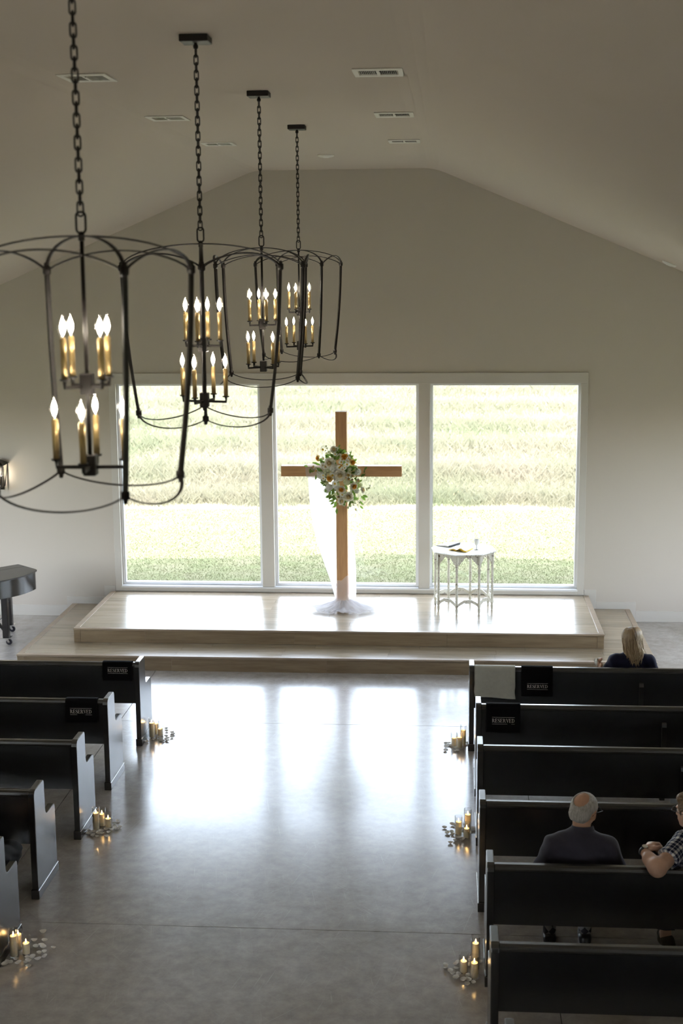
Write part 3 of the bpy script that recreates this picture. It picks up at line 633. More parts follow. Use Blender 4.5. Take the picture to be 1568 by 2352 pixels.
# ------------------------------------------------------------------ wall sconce (left frame edge)
s = thing('wall_sconce', 'black lantern wall sconce with lit bulb at the left edge', 'sconce', (-4.565, 0, 1.90))
MB().box(-.055, .055, -.018, 0, -.20, .10).build('backplate', 'bronze', s, bevel=.004, seg=1)
MB().tube([(0, -.018, -.16), (0, -.07, -.185), (0, -.11, -.165)], .009, 8).build('bracket', 'bronze', s, smooth=True)
def sq(h, z): return [(-h, -.11 - h, z), (h, -.11 - h, z), (h, -.11 + h, z), (-h, -.11 + h, z)]
top, bot = sq(.115, .15), sq(.075, -.14)
for i in range(4): MB().tube([top[i], bot[i]], .0075, 4).build('corner_bar', 'bronze', s)
MB().tube(top, .009, 4, True).build('top_rim', 'bronze', s); MB().tube(bot, .009, 4, True).build('bottom_rim', 'bronze', s)
MB().add(sq(.125, .155) + [(0, -.11, .235)], [(0, 1, 4), (1, 2, 4), (2, 3, 4), (3, 0, 4), (3, 2, 1, 0)]).build('roof', 'bronze', s)
for i in range(4): MB().add([Vector(top[i]) * .985 + Vector((0, -.00165, .002)), Vector(top[(i + 1) % 4]) * .985 + Vector((0, -.00165, .002)), Vector(bot[(i + 1) % 4]) * .985 + Vector((0, -.00165, -.002)), Vector(bot[i]) * .985 + Vector((0, -.00165, -.002))], [(0, 1, 2, 3)]).build('glass_pane', 'sconceglass', s)
MB().add(sq(.075, -.142) + sq(.075, -.150), [(0, 1, 2, 3), (7, 6, 5, 4), (0, 4, 5, 1), (1, 5, 6, 2), (2, 6, 7, 3), (3, 7, 4, 0)]).build('floor_plate', 'bronze', s)
cs = MB().lathe([(.014, -.14), (.014, -.03), (.009, -.03), (.009, -.02)], 12, (0, -.11, 0)).build('candle_sleeve', 'brass', s, smooth=True)
MB().lathe([(.007, -.02), (.016, .005), (.017, .02), (.011, .045), (.001, .065)], 12, (0, -.11, 0)).build('bulb', 'bulb', cs, smooth=True)

# ------------------------------------------------------------------ wooden cross
CXX, CYF, CYB = .010, -.930, -.795
cr_ = thing('wooden_cross', 'tall stained wooden cross standing on the platform', 'cross', (CXX, -.8625, H2))
MB().box(-.068, .068, -.0675, .0675, .003, 2.479).build('upright_beam', 'cross', cr_, bevel=.003, seg=1)
for x0, x1, nm in ((-.742, -.0685, 'cross_arm'), (.0685, .738, 'cross_arm')): MB().box(x0, x1, -.0665, .0665, 1.683, 1.812).build(nm, 'crossh', cr_, bevel=.003, seg=1)

# ------------------------------------------------------------------ tulle: over the left arm, swept down behind the upright, pooled around the foot
tu = thing('tulle_drape', 'sheer white tulle wrapped over the cross arm and pooled at its foot', 'drape', (CXX, -.8625, H2))
rt = random.Random(11)
def fall(u, v):       # v 0 top of arm .. 1 foot, behind the beam
    top = Vector((-.425 + .40 * u, .085, 1.815)); bot = Vector((-.11 + .26 * u, .10, .14))
    t = v; sag = .055 * math.sin(PI * t) * (1 - u); p = top * (1 - t) + bot * t
    p.x += -sag * .8 + .05 * (1 - u) * t ** 2 * 0 ; p.x += -.045 * math.sin(PI * min(1, t * 1.15)) * (1 - u)
    p.y += .018 * math.sin(u * 19 + 3 * t) + .012 * math.sin(u * 37 - 5 * t); return tuple(p)
MB().grid(fall, 41, 31).build('sweep', 'tulle', tu, smooth=True)
def second(u, v):     # thin tail seen right of the upright
    top = Vector((-.02 + .14 * u, .11, .95)); bot = Vector((.0 + .16 * u, .10, .12)); t = v; p = top * (1 - t) + bot * t
    p.x += .02 * math.sin(PI * t) * u; p.y += .012 * math.sin(u * 15 + 3); return tuple(p)
MB().grid(second, 17, 15).build('tail', 'tulle', tu, smooth=True)
def armwrap(u, v):
    L_ = [(.080, 1.70), (.082, 1.815), (.07, 1.823), (0, 1.822), (-.07, 1.823), (-.078, 1.815), (-.079, 1.74), (-.080, 1.675), (-.07, 1.668), (0, 1.668), (.07, 1.670)]
    t = v * (len(L_) - 1); i = min(int(t), len(L_) - 2); f = t - i; return (-.43 + .30 * u + .01 * math.sin(v * 9), L_[i][0] * (1 - f) + L_[i + 1][0] * f, L_[i][1] * (1 - f) + L_[i + 1][1] * f)
MB().grid(armwrap, 9, 23).build('arm_wrap', 'tulle2', tu, smooth=True)
def footwrap(u, v):   # band wound round the foot of the upright
    a = 2 * PI * u; sq_ = 1 / max(abs(math.cos(a)), abs(math.sin(a))); r = min(sq_, 1.18) * (.082 + .10 * max(0, 1 - v * 1.9) ** 2)
    z = .02 + v * (.40 + .05 * math.cos(a) * 1.0 - .02)
    return (r * math.cos(a), r * math.sin(a), max(.004, z * (1 if v > .02 else .2) + .012 * math.sin(5 * a)))
MB().grid(footwrap, 40, 12, True).build('foot_wrap', 'tulle2', tu, smooth=True)
def pool(k):
    ph = [rt.uniform(0, 6) for _ in range(6)]; rx, ry = .37 + .10 * rt.random(), .25 + .08 * rt.random(); hgt = .062 * (1 - k * .2)
    def fn(u, v):
        a = 2 * PI * u; e = 1 + .16 * math.sin(2 * a + ph[5]) + .13 * math.sin(3 * a + ph[0]) + .10 * math.sin(7 * a + ph[1]); r = (.20 + .80 * v) * e
        z = .012 + hgt * (1 - v) ** 1.3 * 2.0 + (.020 * abs(math.sin(9 * a + ph[2] + 4 * v)) + .014 * abs(math.sin(14 * a + ph[3] - 3 * v))) * (.35 + v * .65) + .004 * k
        return (r * rx * math.cos(a) + .02 + .02 * math.sin(3 * a + ph[4]), r * ry * math.sin(a) - .03, max(.004, z))
    return fn
for k in range(3): MB().grid(pool(k), 84, 13, True).build('pooled_fold', 'tulle2', tu, smooth=True)

# ------------------------------------------------------------------ flower arrangement hung where the beams cross
fa = thing('flower_arrangement', 'white and peach rose arrangement hung at the crossing of the cross', 'flowers', (0, 0, 0))
def petal_mb(mb, c, R3, ln, wd, cup, curl, nu=5, nv=5):
    for_ = []
    def fn(u, v):
        s_ = (u - .5) * 2; wv = wd * (math.sin(PI * min(1, .12 + v * .80)) ** .7); x = s_ * wv; z = ln * v; y = cup * (s_ * s_) * wv * 1.1 - curl * v * v * ln
        p = R3 @ Vector((x, y, z)); return (c[0] + p.x, c[1] + p.y, c[2] + p.z)
    mb.grid(fn, nu, nv)
def rose_meshes(name, outer, inner, full, seed):
    # faces -Y; unit radius about 1
    rr = random.Random(seed); a_ = MB(); b_ = MB()
    rings = [(8, 1.02, 1.25, .62, .25), (7, .86, .95, .52, .10), (6, .68, .60, .44, -.02), (5, .48, .32, .36, -.08)] if not full else [(10, .98, 1.15, .55, .2), (9, .86, .95, .45, .08), (9, .74, .75, .36, -.02), (8, .60, .55, .30, -.08), (7, .46, .35, .25, -.1)]
    for k, (n_, ln, tilt, wd, curl) in enumerate(rings):
        mb = a_ if k < 2 else b_
        for i in range(n_):
            az = 2 * PI * (i + .5 * (k % 2)) / n_ + rr.uniform(-.12, .12); t = tilt + rr.uniform(-.1, .1)
            # local petal grows +Z, tilt it from axis (-Y) outward by t, rotated az about axis
            Rm = Matrix.Rotation(az, 3, 'Y') @ Matrix.Rotation(PI / 2 - t, 3, 'X')
            petal_mb(mb, (0, .25 - .06 * k, 0), Rm, ln * rr.uniform(.92, 1.06), wd, -.55, -curl)
    b_.ball((0, -.10, 0), (.22, .35, .22), 8, 6)
    me = a_.mesh(name, outer, True); n0 = len(me.polygons)
    c = MB(); c.v = a_.v + b_.v; c.f = a_.f + [tuple(i + len(a_.v) for i in f) for f in b_.f]; me2 = bpy.data.meshes.new(name); me2.from_pydata(c.v, [], c.f); me2.materials.append(M[outer]); me2.materials.append(M[inner])
    for p in me2.polygons: p.use_smooth = True; p.material_index = 0 if p.index < len(a_.f) else 1
    return me2
def cluster_mesh(name, m, seed, n_=26):
    rr = random.Random(seed); mb = MB()
    for i in range(n_):
        z = 1 - (i + .5) / n_ * 1.25; a = i * 2.39996; q_ = math.sqrt(max(0, 1 - z * z)); d_ = Vector((q_ * math.cos(a), -z, q_ * math.sin(a))) * rr.uniform(.85, 1.02)
        Rq = d_.to_track_quat('Z', 'Y').to_matrix()
        for k in range(4): petal_mb(mb, d_ * .86, Rq @ Matrix.Rotation(k * PI / 2 + rr.random(), 3, 'Z') @ Matrix.Rotation(1.15, 3, 'X'), .30, .15, -.3, .1, 3, 3)
    mb.ball((0, .1, 0), .78, 10, 8); return mb.mesh(name, m, True)
def daisy_mesh():
    mb = MB()
    for k in range(11): petal_mb(mb, (0, 0, 0), Matrix.Rotation(2 * PI * k / 11, 3, 'Y') @ Matrix.Rotation(PI / 2 - 1.35, 3, 'X'), 1.0, .24, -.2, .05, 3, 4)
    n0 = len(mb.f); mb.ball((0, -.06, 0), (.34, .2, .34), 10, 6); me = bpy.data.meshes.new('daisy'); me.from_pydata(mb.v, [], mb.f); me.materials.append(M['floretw']); me.materials.append(M['daisyc'])
    for p in me.polygons: p.use_smooth = True; p.material_index = 0 if p.index < n0 else 1
    return me
def leaf_mesh(ln=1.0, wd=.23):
    return MB().grid(lambda u, v: ((u - .5) * 2 * wd * math.sin(PI * min(.98, .06 + v * .94)) ** .8, -.10 * math.sin(PI * v) + abs(u - .5) * .12, ln * v), 5, 8).mesh('leaf', 'leaf', True)
FW = dict(W=rose_meshes('rose', 'rosew', 'rosec', False, 1), P=rose_meshes('garden_rose', 'peach', 'orange', True, 2), Y=rose_meshes('garden_rose', 'rosew', 'orange', True, 3), O=rose_meshes('garden_rose', 'orange', 'orange', True, 4),
          H=cluster_mesh('hydrangea', 'floretw', 5, 40), G=cluster_mesh('floret_cluster', 'floret', 6, 24), B=MB().ball((0, 0, 0), (1, .9, 1), 12, 8).mesh('round_bud', 'rosew', True), D=daisy_mesh(), S=rose_meshes('spray_rose', 'rosew', 'peach', True, 8),
          C=MB().ball((0, 0, 0), 1, 10, 8).mesh('billy_button', 'daisyc', True), V=MB().ball((0, 0, 0), 1, 8, 6).mesh('green_pod', 'berry', True))
FN = dict(W='rose', P='garden_rose', Y='garden_rose', O='garden_rose', H='hydrangea', G='floret_cluster', B='round_bud', D='daisy', S='spray_rose', C='billy_button', V='green_pod')
FL = [('W', 610, 215, 82), ('W', 530, 490, 125), ('W', 750, 740, 122), ('H', 320, 770, 96), ('B', 725, 365, 60), ('H', 510, 1030, 90), ('W', 760, 1310, 88), ('W', 920, 1215, 112), ('H', 1110, 700, 84), ('H', 610, 600, 105), ('H', 385, 560, 88), ('W', 1215, 1085, 84),
      ('O', 845, 370, 82), ('P', 260, 410, 74), ('P', 1010, 480, 78), ('P', 525, 815, 92), ('Y', 775, 1055, 98), ('Y', 1035, 985, 100), ('C', 360, 240, 27), ('D', 385, 405, 52), ('D', 775, 475, 56), ('O', 765, 545, 40), ('D', 895, 520, 64), ('D', 845, 590, 48), ('S', 925, 830, 50), ('S', 1010, 765, 46), ('S', 1000, 850, 36),
      ('S', 165, 605, 44), ('S', 230, 680, 50), ('D', 640, 920, 76), ('D', 790, 1165, 64), ('G', 425, 700, 62), ('G', 950, 630, 70), ('G', 800, 1410, 48), ('G', 935, 1440, 42), ('G', 890, 1490, 30), ('D', 1060, 1520, 50), ('S', 1120, 880, 50), ('V', 945, 365, 30), ('H', 1080, 1110, 70), ('H', 1000, 1110, 66), ('G', 880, 900, 84), ('G', 600, 1180, 66), ('S', 700, 1225, 56), ('G', 1160, 1000, 60), ('G', 1000, 1340, 70), ('G', 1090, 1290, 50), ('G', 640, 1060, 60), ('G', 880, 1300, 60), ('G', 480, 660, 56), ('H', 660, 850, 70), ('G', 500, 290, 44), ('G', 710, 250, 44), ('G', 440, 940, 60), ('G', 1060, 600, 56), ('G', 860, 680, 60)]
_rx = random.Random(77)
for _i in range(46):
    _a = _rx.uniform(0, 2 * PI); _q = math.sqrt(_rx.random()); FL.append((_rx.choice('GGHHGSD'), 715 + math.cos(_a) * 400 * _q + 60 * math.sin(_a) * _q, 790 + math.sin(_a) * 560 * _q, _rx.uniform(46, 74)))
FS = .000572
def fpos(a, b, y): return Vector((-.416 + a * .000568, y, 2.502 - b * .000576))
rf = random.Random(21)
CTR = (720, 790)
for t, a, b, r in FL:
    dx, dy = (a - CTR[0]) / 560, (b - CTR[1]) / 760; q_ = min(1, dx * dx + dy * dy); dep = {'W': -1.13, 'P': -1.12, 'Y': -1.13, 'O': -1.12, 'S': -1.12, 'D': -1.135}.get(t, -1.075) + .13 * q_ + (.02 if r < 74 and t in 'GHSD' else 0)
    link(FN[t], FW[t], fa, fpos(a, b, dep), (-dy * .75 + rf.uniform(-.15, .15) - .12, rf.uniform(0, 6) if t in 'WPYOSD' else 0, dx * .85 + rf.uniform(-.15, .15)), r * FS)
LEAF = leaf_mesh()
LV = [(640, 400, 95, 60), (665, 440, 90, -30), (40, 595, 60, 85), (90, 640, 75, 175), (170, 700, 70, 90), (215, 780, 70, 170), (1250, 670, 60, -40), (1245, 735, 50, -10), (1175, 800, 80, -60), (1180, 1230, 90, -140), (1215, 1210, 80, -110), (640, 1330, 95, 170), (605, 1345, 70, 130), (650, 1500, 85, 180), (622, 1440, 50, 120), (520, 1225, 60, 80), (1150, 1440, 70, -120), (1150, 1340, 80, -140), (480, 530, 60, 70), (240, 530, 70, 80), (620, 1050, 80, 120), (700, 930, 80, 20), (400, 880, 70, 130), (920, 960, 80, -50), (950, 330, 50, -20), (700, 180, 50, -40), (300, 560, 80, 60)]
for i in range(120):
    a_ = rf.uniform(0, 2 * PI); q_ = rf.uniform(.1, 1.0) ** .6; LV.append((CTR[0] + 20 + math.cos(a_) * 400 * q_ + 70 * math.sin(a_) * q_, CTR[1] + 20 + math.sin(a_) * 590 * q_, rf.uniform(55, 100), math.degrees(-a_) - 90 + rf.uniform(-70, 70)))
for i, (a, b, r, an) in enumerate(LV):
    dx, dy = (a - CTR[0]) / 560, (b - CTR[1]) / 760; q_ = min(1, dx * dx + dy * dy)
    o = link('leaf', LEAF, fa, fpos(a, b, -1.06 + .10 * q_ + rf.uniform(-.02, .02))); o.rotation_mode = 'QUATERNION'
    o.rotation_quaternion = (Matrix.Rotation(math.radians(-an), 3, 'Y') @ Matrix.Rotation(rf.uniform(-.5, .5), 3, 'Z') @ Matrix.Rotation(rf.uniform(-.1, .5), 3, 'X')).to_quaternion(); o.scale = (r * FS * 1.5,) * 3
def sprig(pts, berries):
    P = [fpos(a, b, -1.04) for a, b in pts]; s_ = MB().tube(P, .0016, 5).build('sprig', 'stem', fa, smooth=True)
    for a, b, r in berries:
        q_ = fpos(a, b, -1.045); MB().ball(q_, r * FS, 8, 6).build('seed_head', 'berry' if r < 18 else 'floret', s_, smooth=True)
sprig([(560, 420), (510, 330), (470, 220), (445, 150)], [(445, 145, 20), (470, 185, 14), (430, 240, 14), (520, 300, 26), (450, 300, 26)])
sprig([(1130, 900), (1230, 960), (1270, 1030), (1340, 1050), (1380, 990)], [(1380, 990, 14), (1345, 1040, 22), (1310, 1050, 22), (1370, 1030, 16), (1310, 1080, 14)])
sprig([(420, 860), (380, 910), (355, 955)], [(355, 955, 16), (370, 905, 16), (400, 920, 12)])
sprig([(360, 420), (360, 330), (360, 250)], [])
sprig([(700, 400), (840, 350), (945, 365)], [])
sprig([(1000, 1300), (1040, 1420), (1060, 1520)], [(1020, 1400, 14), (1060, 1360, 16), (1110, 1400, 18)])
sprig([(200, 680), (100, 590), (20, 590)], []); sprig([(1150, 780), (1220, 730), (1270, 640)], []); sprig([(1050, 1250), (1140, 1330), (1180, 1400), (1110, 1460)], [(1150, 1350, 14)])

# ------------------------------------------------------------------ octagonal table
TX, TY = 1.512, -.716
tb = thing('octagonal_table', 'worn white octagonal side table with turned legs and scalloped apron', 'table', (TX, TY, H2 + .0012), rd(-14.0))
RL = .362; TH = .748
def octo(r, off=0.0): return [(r * math.cos(off + k * PI / 4), r * math.sin(off + k * PI / 4)) for k in range(8)]
m_ = MB(); n_ = 8
pr = [(.405, TH - .022), (.418, TH - .014), (.418, TH - .008), (.402, TH)]
m_.add([(x, y, z) for r, z in pr for x, y in octo(r)], [(i * 8 + j, i * 8 + (j + 1) % 8, (i + 1) * 8 + (j + 1) % 8, (i + 1) * 8 + j) for i in range(3) for j in range(8)] + [tuple(range(8))[::-1], tuple(range(24, 32))])
m_.build('table_top', 'chip', tb)
legp = [(.008, 0), (.013, .01), (.017, .03), (.019, .05), (.012, .07), (.018, .08), (.021, .09), (.021, .125), (.015, .14), (.019, .155), (.014, .17), (.018, .19), (.014, .21), (.018, .23), (.015, .25), (.017, .28), (.018, .36), (.016, .44), (.0145, .50), (.019, .51), (.015, .53), (.020, .55), (.014, .57), (.022, .59), (.022, TH - .022)]
LM = MB().lathe(legp, 12).mesh('leg', 'chip', True)
for k in range(8): link('leg', LM, tb, (RL * math.cos(k * PI / 4), RL * math.sin(k * PI / 4), 0))
ch = 2 * RL * math.sin(PI / 8); hw = ch / 2 - .016
def apron_out():
    n = 32; top_ = [(-hw, TH - .022), (hw, TH - .022)]; lowp = []
    for i in range(n + 1):
        x = hw - 2 * hw * i / n; u = abs(x) / hw; z = .61 if u > .86 else (.625 if u > .70 else (.650 if u > .52 else .655 + .052 * (1 - (u / .52) ** 2) ** .5 - (.022 if u < .07 else 0)))
        lowp.append((x, z))
    return top_ + lowp
def stretch_out():
    n = 28; up = []; lo = []
    for i in range(n + 1):
        x = -hw + 2 * hw * i / n; u = abs(x) / hw; c = .105 + .055 * max(0, math.cos(u * PI / 2 * .98)) ** .8 + (.005 if .3 < u < .5 else 0); up.append((x, c + .016)); lo.append((x, c - .022 - (.010 if u < .22 else 0)))
    return lo + up[::-1]
AP = MB().prism(apron_out(), .014, 'y', -.007).mesh('apron_panel', 'chip'); SP = MB().prism(stretch_out(), .014, 'y', -.007).mesh('stretcher', 'chip')
rin = RL * math.cos(PI / 8)
for k in range(8):
    a = k * PI / 4 + PI / 8
    for nm, me in (('apron_panel', AP), ('stretcher', SP)): link(nm, me, tb, (rin * math.cos(a), rin * math.sin(a), 0), (0, 0, a + PI / 2))
TZ = H2 + TH + .0012
# goblet, napkin, book on it
gb = thing('goblet', 'small white footed goblet on the octagonal table', 'goblet', (1.667, -.772, TZ + .001))
MB().lathe([(.0, 0), (.034, .001), (.034, .004), (.010, .010), (.006, .020), (.010, .030), (.005, .040), (.008, .055)], 24, cap=False).build('foot', 'goblet', gb, smooth=True)
MB().lathe([(.006, .055), (.018, .060), (.026, .072), (.031, .095), (.034, .128), (.0325, .128), (.029, .095), (.024, .074), (.0, .064)], 24, cap=False).build('bowl', 'goblet', gb, smooth=True)
MB().lathe([(.0335, .112), (.0355, .114), (.0358, .126), (.034, .129)], 24, cap=False).build('rim_band', 'goblet', gb, smooth=True)
def napfn(off):
    def fn(u, v):
        x = -.105 + .25 * u; y = -.15 + .27 * v - .03 * u; z = .004 + off + .030 * math.exp(-((u - .62) / .14) ** 2) * (1 - .5 * v) + .010 * math.exp(-((u - .25) / .12) ** 2) + .003 * math.sin(9 * u + 4 * v)
        return (x, y, z)
    return fn
np_ = thing('folded_napkin', 'cream napkin with a yellow lining folded on the octagonal table', 'napkin', (1.470, -.735, TZ + .002), rd(-22))
MB().grid(napfn(.0), 25, 13).build('lining', 'yellow', np_, smooth=True, solid=.0016)
MB().grid(lambda u, v: tuple(Vector(napfn(.0045)(u * .93, .10 + v * .9))), 25, 11).build('cover', 'cream', np_, smooth=True, solid=.0014)
MB().tube([napfn(.004)(.62 + .38 * t, .0) for t in [i / 12 for i in range(13)]], .007, 8).build('rolled_hem', 'yellow', np_, smooth=True)
bk = thing('open_book', 'open black-covered book half under the napkin on the table', 'book', (1.322, -.500, TZ + .001), rd(-33))
MB().box(-.10, .09, -.13, .13, 0, .004).build('cover', 'black', bk, bevel=.001, seg=1)
MB().prism([(-.095, .0045), (.085, .0045), (.085, .020), (.03, .022), (-.04, .012), (-.095, .006)], .25, 'y', -.125).build('pages', 'paper', bk)
MB().box(.0855, .093, -.13, .13, .0042, .024).build('spine', 'black', bk)

# ------------------------------------------------------------------ small grand piano at the left
A_, B_ = Vector((-4.165, -.675, 0)), Vector((-3.834, -1.033, 0))
pn = thing('grand_piano', 'black baby grand piano on casters left of the platform', 'piano', (A_.x, A_.y, 0))
uu = Vector((-.679, -.734, 0)).normalized(); vv = Vector((uu.y * -1, uu.x, 0)); vv = Vector((.734, -.679, 0)).normalized()
def PL(u, v): return (uu * u + vv * v).to_2d()
out = [(0, 0), (0, .385), (.008, .43), (.03, .472), (.075, .51), (.14, .55), (.23, .597), (.34, .638), (.48, .664), (.62, .674), (.74, .70), (.84, .79), (.92, .93), (1.01, 1.06), (1.11, 1.13), (1.20, 1.15), (1.42, 1.15), (1.42, 0)]
def catmull(P, n_=4):
    o_ = [P[0]]
    for i in range(1, len(P) - 3):
        a, b, c, d = [Vector(p) for p in (P[max(i - 1, 1)], P[i], P[i + 1], P[min(i + 2, len(P) - 3)])]
        for k in range(n_): t = k / n_; o_.append(tuple(.5 * ((2 * b) + (c - a) * t + (2 * a - 5 * b + 4 * c - d) * t * t + (3 * b - a - 3 * c + d) * t ** 3)))
    return o_ + [P[-3], P[-2], P[-1]]
out = catmull(out)
def grow(o_, d): return [(u + (-d if u < .02 else d if u > 1.4 else 0), v + (d if v > .3 else (-d if v < .02 else 0))) for u, v in o_]
MB().prism([tuple(PL(u, v)) for u, v in out], .215, 'z', .605).build('case', 'piano', pn, smooth='auto')
cutu = .17
lid1 = [(u, v) for u, v in grow(out, .014)]
front_l = [p for p in lid1 if p[1] > .16]; front_l = [(-.014, .165)] + front_l + [(1.434, .165)]
MB().prism([tuple(PL(u, v)) for u, v in front_l], .018, 'z', .822).build('lid', 'pianolid', pn, smooth='auto')
MB().prism([tuple(PL(u, v)) for u, v in ((-.014, -.014), (-.014, .160), (1.434, .160), (1.434, -.014))], .018, 'z', .822).build('hinged_lid', 'pianolid', pn, bevel=.003, seg=1)
def leg(w, d_):
    X, Y = w[0] - A_.x, w[1] - A_.y
    l = MB().prism(rrect(X - .038, X + .038, Y - .038, Y + .038, .006, 2), .505, 'z', .10).build('leg', 'piano', pn)
    MB().box(X - .062, X + .062, Y - .062, Y + .062, .090, .099).build('caster_plate', 'chrome', l)
    MB().prism([(X - .02, .088), (X + .02, .088), (X + .045, .035), (X + .02, .03)], .036, 'y', Y - .018).build('caster_fork', 'chrome', l)
    w_ = MB().lathe([(.034, -.011), (.038, -.008), (.038, .008), (.034, .011)], 20); w_.v = [(X + .03 + a, Y + c, .038 + b) for a, b, c in w_.v]; w_.build('caster_wheel', 'rubber', l, smooth=False)
for wv in ((-4.10, -1.47), (-4.25, -.86), (-4.95, -1.70)): leg(wv, 0)
MB().tube([(-4.10 - A_.x, -1.47 - A_.y, .15), (-4.42 - A_.x, -1.52 - A_.y, .605)], .022, 4).build('brace', 'piano', pn)
MB().tube([(-4.25 - A_.x + .06, -.86 - A_.y, .60), (-4.25 - A_.x + .05, -.86 - A_.y + .01, .50), (-4.30 - A_.x, -1.0 - A_.y, .22), (-4.42 - A_.x, -1.25 - A_.y, .10)], .004, 6).build('cable', 'rubber', pn, smooth=True)
MB().prism([tuple(PL(u, v)) for u, v in ((1.30, .10), (1.30, 1.05), (1.40, 1.05), (1.40, .10))], .03, 'z', .575).build('key_bed', 'piano', pn)

# ------------------------------------------------------------------ candles in glass vases and scattered petals
KIND = {'tall': (.153, .202), 'mid': (.108, .155), 'short': (.081, .130)}
CM = {}
for k, (hw_, hg) in KIND.items():
    CM[k] = (MB().lathe([(.0245, .006), (.025, .010), (.025, hw_ - .004), (.0235, hw_), (.019, hw_ - .002), (.012, hw_ - .005), (.0, hw_ - .006)], 20, cap=False).add([(0, 0, .006)], []).mesh('pillar', 'wax', True),
             MB().lathe([(.0, .001), (.031, .001), (.0325, .004), (.0325, hg), (.0305, hg), (.0305, .005), (.0, .005)], 24, cap=False).mesh('glass_vase', 'glass', True),
             MB().tube([(0, 0, hw_ - .006), (.0005, 0, hw_ + .004)], .0010, 5).mesh('wick', 'wick'),
             MB().lathe([(.0005, hw_ + .000), (.0035, hw_ + .004), (.0048, hw_ + .009), (.0036, hw_ + .016), (.0016, hw_ + .024), (.0003, hw_ + .030)], 10).mesh('flame', 'flame', True))
GRP = {
 'beside the frontmost right pew': [('tall', 1.472, -4.82), ('short', 1.384, -4.842), ('mid', 1.436, -4.901)],
 'beside the third right pew': [('tall', 1.489, -6.917), ('mid', 1.413, -6.964), ('short', 1.478, -7.033)],
 'beside the fifth right pew': [('tall', 1.512, -9.118), ('short', 1.431, -9.227), ('mid', 1.500, -9.298)],
 'beside the frontmost left pew': [('tall', -1.592, -4.762), ('mid', -1.573, -4.65), ('short', -1.516, -4.721)],
 'beside the third left pew': [('tall', -1.575, -7.054), ('mid', -1.549, -6.962), ('short', -1.489, -6.995)],
 'beside the nearest left pew': [('tall', -1.603, -9.198), ('mid', -1.605, -9.092), ('short', -1.531, -9.158)]}
WAXH = {'beside the frontmost right pew': {'mid': 'short'}}
for gname, L_ in GRP.items():
    for k, x, y in L_:
        wk = k
        v_ = link('glass_vase', CM[k][1], None, (x, y, 0)); tag(v_, '%s clear glass cylinder vase %s' % ({'tall': 'tallest', 'mid': 'medium-height', 'short': 'shortest'}[k], gname), 'vase', 'glass candle vases along the aisle')
        c_ = thing('pillar_candle', '%s lit ivory pillar candle %s' % ({'tall': 'tallest', 'mid': 'medium-height', 'short': 'shortest'}[k], gname), 'candle', (x, y, 0), random.uniform(0, 6), 'ivory pillar candles along the aisle')
        link('pillar', CM[wk][0], c_); link('wick', CM[wk][2], c_); link('flame', CM[wk][3], c_)
PET = {
 'beside the frontmost right pew': [(1.329, -4.786), (1.305, -4.8), (1.317, -4.848), (1.341, -4.846), (1.364, -4.871), (1.303, -4.909), (1.394, -4.913), (1.408, -4.939), (1.297, -4.995), (1.387, -5.007), (1.421, -5.006), (1.507, -4.781)],
 'beside the third right pew': [(1.301, -6.856), (1.367, -6.79), (1.387, -6.81), (1.321, -6.968), (1.359, -6.946), (1.367, -6.993), (1.344, -7.158), (1.383, -7.109), (1.41, -7.051), (1.439, -7.096), (1.45, -7.075), (1.529, -6.85), (1.530, -6.891), (1.449, -6.876)],
 'beside the fifth right pew': [(1.314, -9.159), (1.31, -9.19), (1.379, -9.139), (1.393, -9.111), (1.382, -9.192), (1.344, -9.234), (1.357, -9.263), (1.397, -9.271), (1.378, -9.321), (1.427, -9.344), (1.46, -9.3), (1.464, -9.345), (1.454, -9.394), (1.493, -9.375), (1.476, -9.085), (1.465, -9.14), (1.540, -9.101), (1.463, -9.285)],
 'beside the frontmost left pew': [(-1.503, -4.502), (-1.483, -4.582), (-1.456, -4.731), (-1.429, -4.795), (-1.437, -4.836), (-1.423, -4.621), (-1.398, -4.665), (-1.393, -4.76), (-1.562, -4.834), (-1.496, -4.807), (-1.479, -4.863), (-1.458, -4.87), (-1.615, -4.906), (-1.515, -4.774), (-1.423, -4.856)],
 'beside the third left pew': [(-1.441, -6.866), (-1.456, -6.92), (-1.39, -7.004), (-1.428, -7.017), (-1.41, -7.043), (-1.455, -7.05), (-1.495, -7.046), (-1.459, -7.108), (-1.508, -7.125), (-1.526, -7.084), (-1.538, -7.136), (-1.537, -7.194), (-1.574, -7.183), (-1.614, -7.148), (-1.603, -7.112), (-1.631, -7.087), (-1.456, -7.19), (-1.582, -7.104)],
 'beside the nearest left pew': [(-1.5, -8.858), (-1.531, -8.981), (-1.459, -8.97), (-1.464, -9.037), (-1.489, -9.066), (-1.439, -9.072), (-1.368, -9.076), (-1.445, -9.151), (-1.414, -9.133), (-1.471, -9.218), (-1.507, -9.22), (-1.431, -9.241), (-1.394, -9.204), (-1.485, -9.264), (-1.499, -9.285), (-1.463, -9.338), (-1.548, -9.302), (-1.575, -9.248), (-1.620, -9.299), (-1.597, -9.293), (-1.630, -9.323)]}
rp = random.Random(5); PM = []
for k in range(6):
    cu, tw, asp = rp.uniform(.007, .015), rp.uniform(-.004, .004), rp.uniform(.72, .95)
    def fn(u, v, cu=cu, tw=tw, asp=asp):
        a = 2 * PI * u; r = .0215 * v; x = r * math.cos(a) * (1 + .14 * math.cos(a)); y = r * math.sin(a) * asp; return (x, y, .0012 + cu * v ** 2.4 * (.45 + .55 * abs(math.cos(a * .5 + .6))) + tw * math.sin(2 * a) * v * v * .5 + .004 * v * v)
    PM.append(MB().grid(fn, 18, 6, True).mesh('rose_petal', 'petal', True))
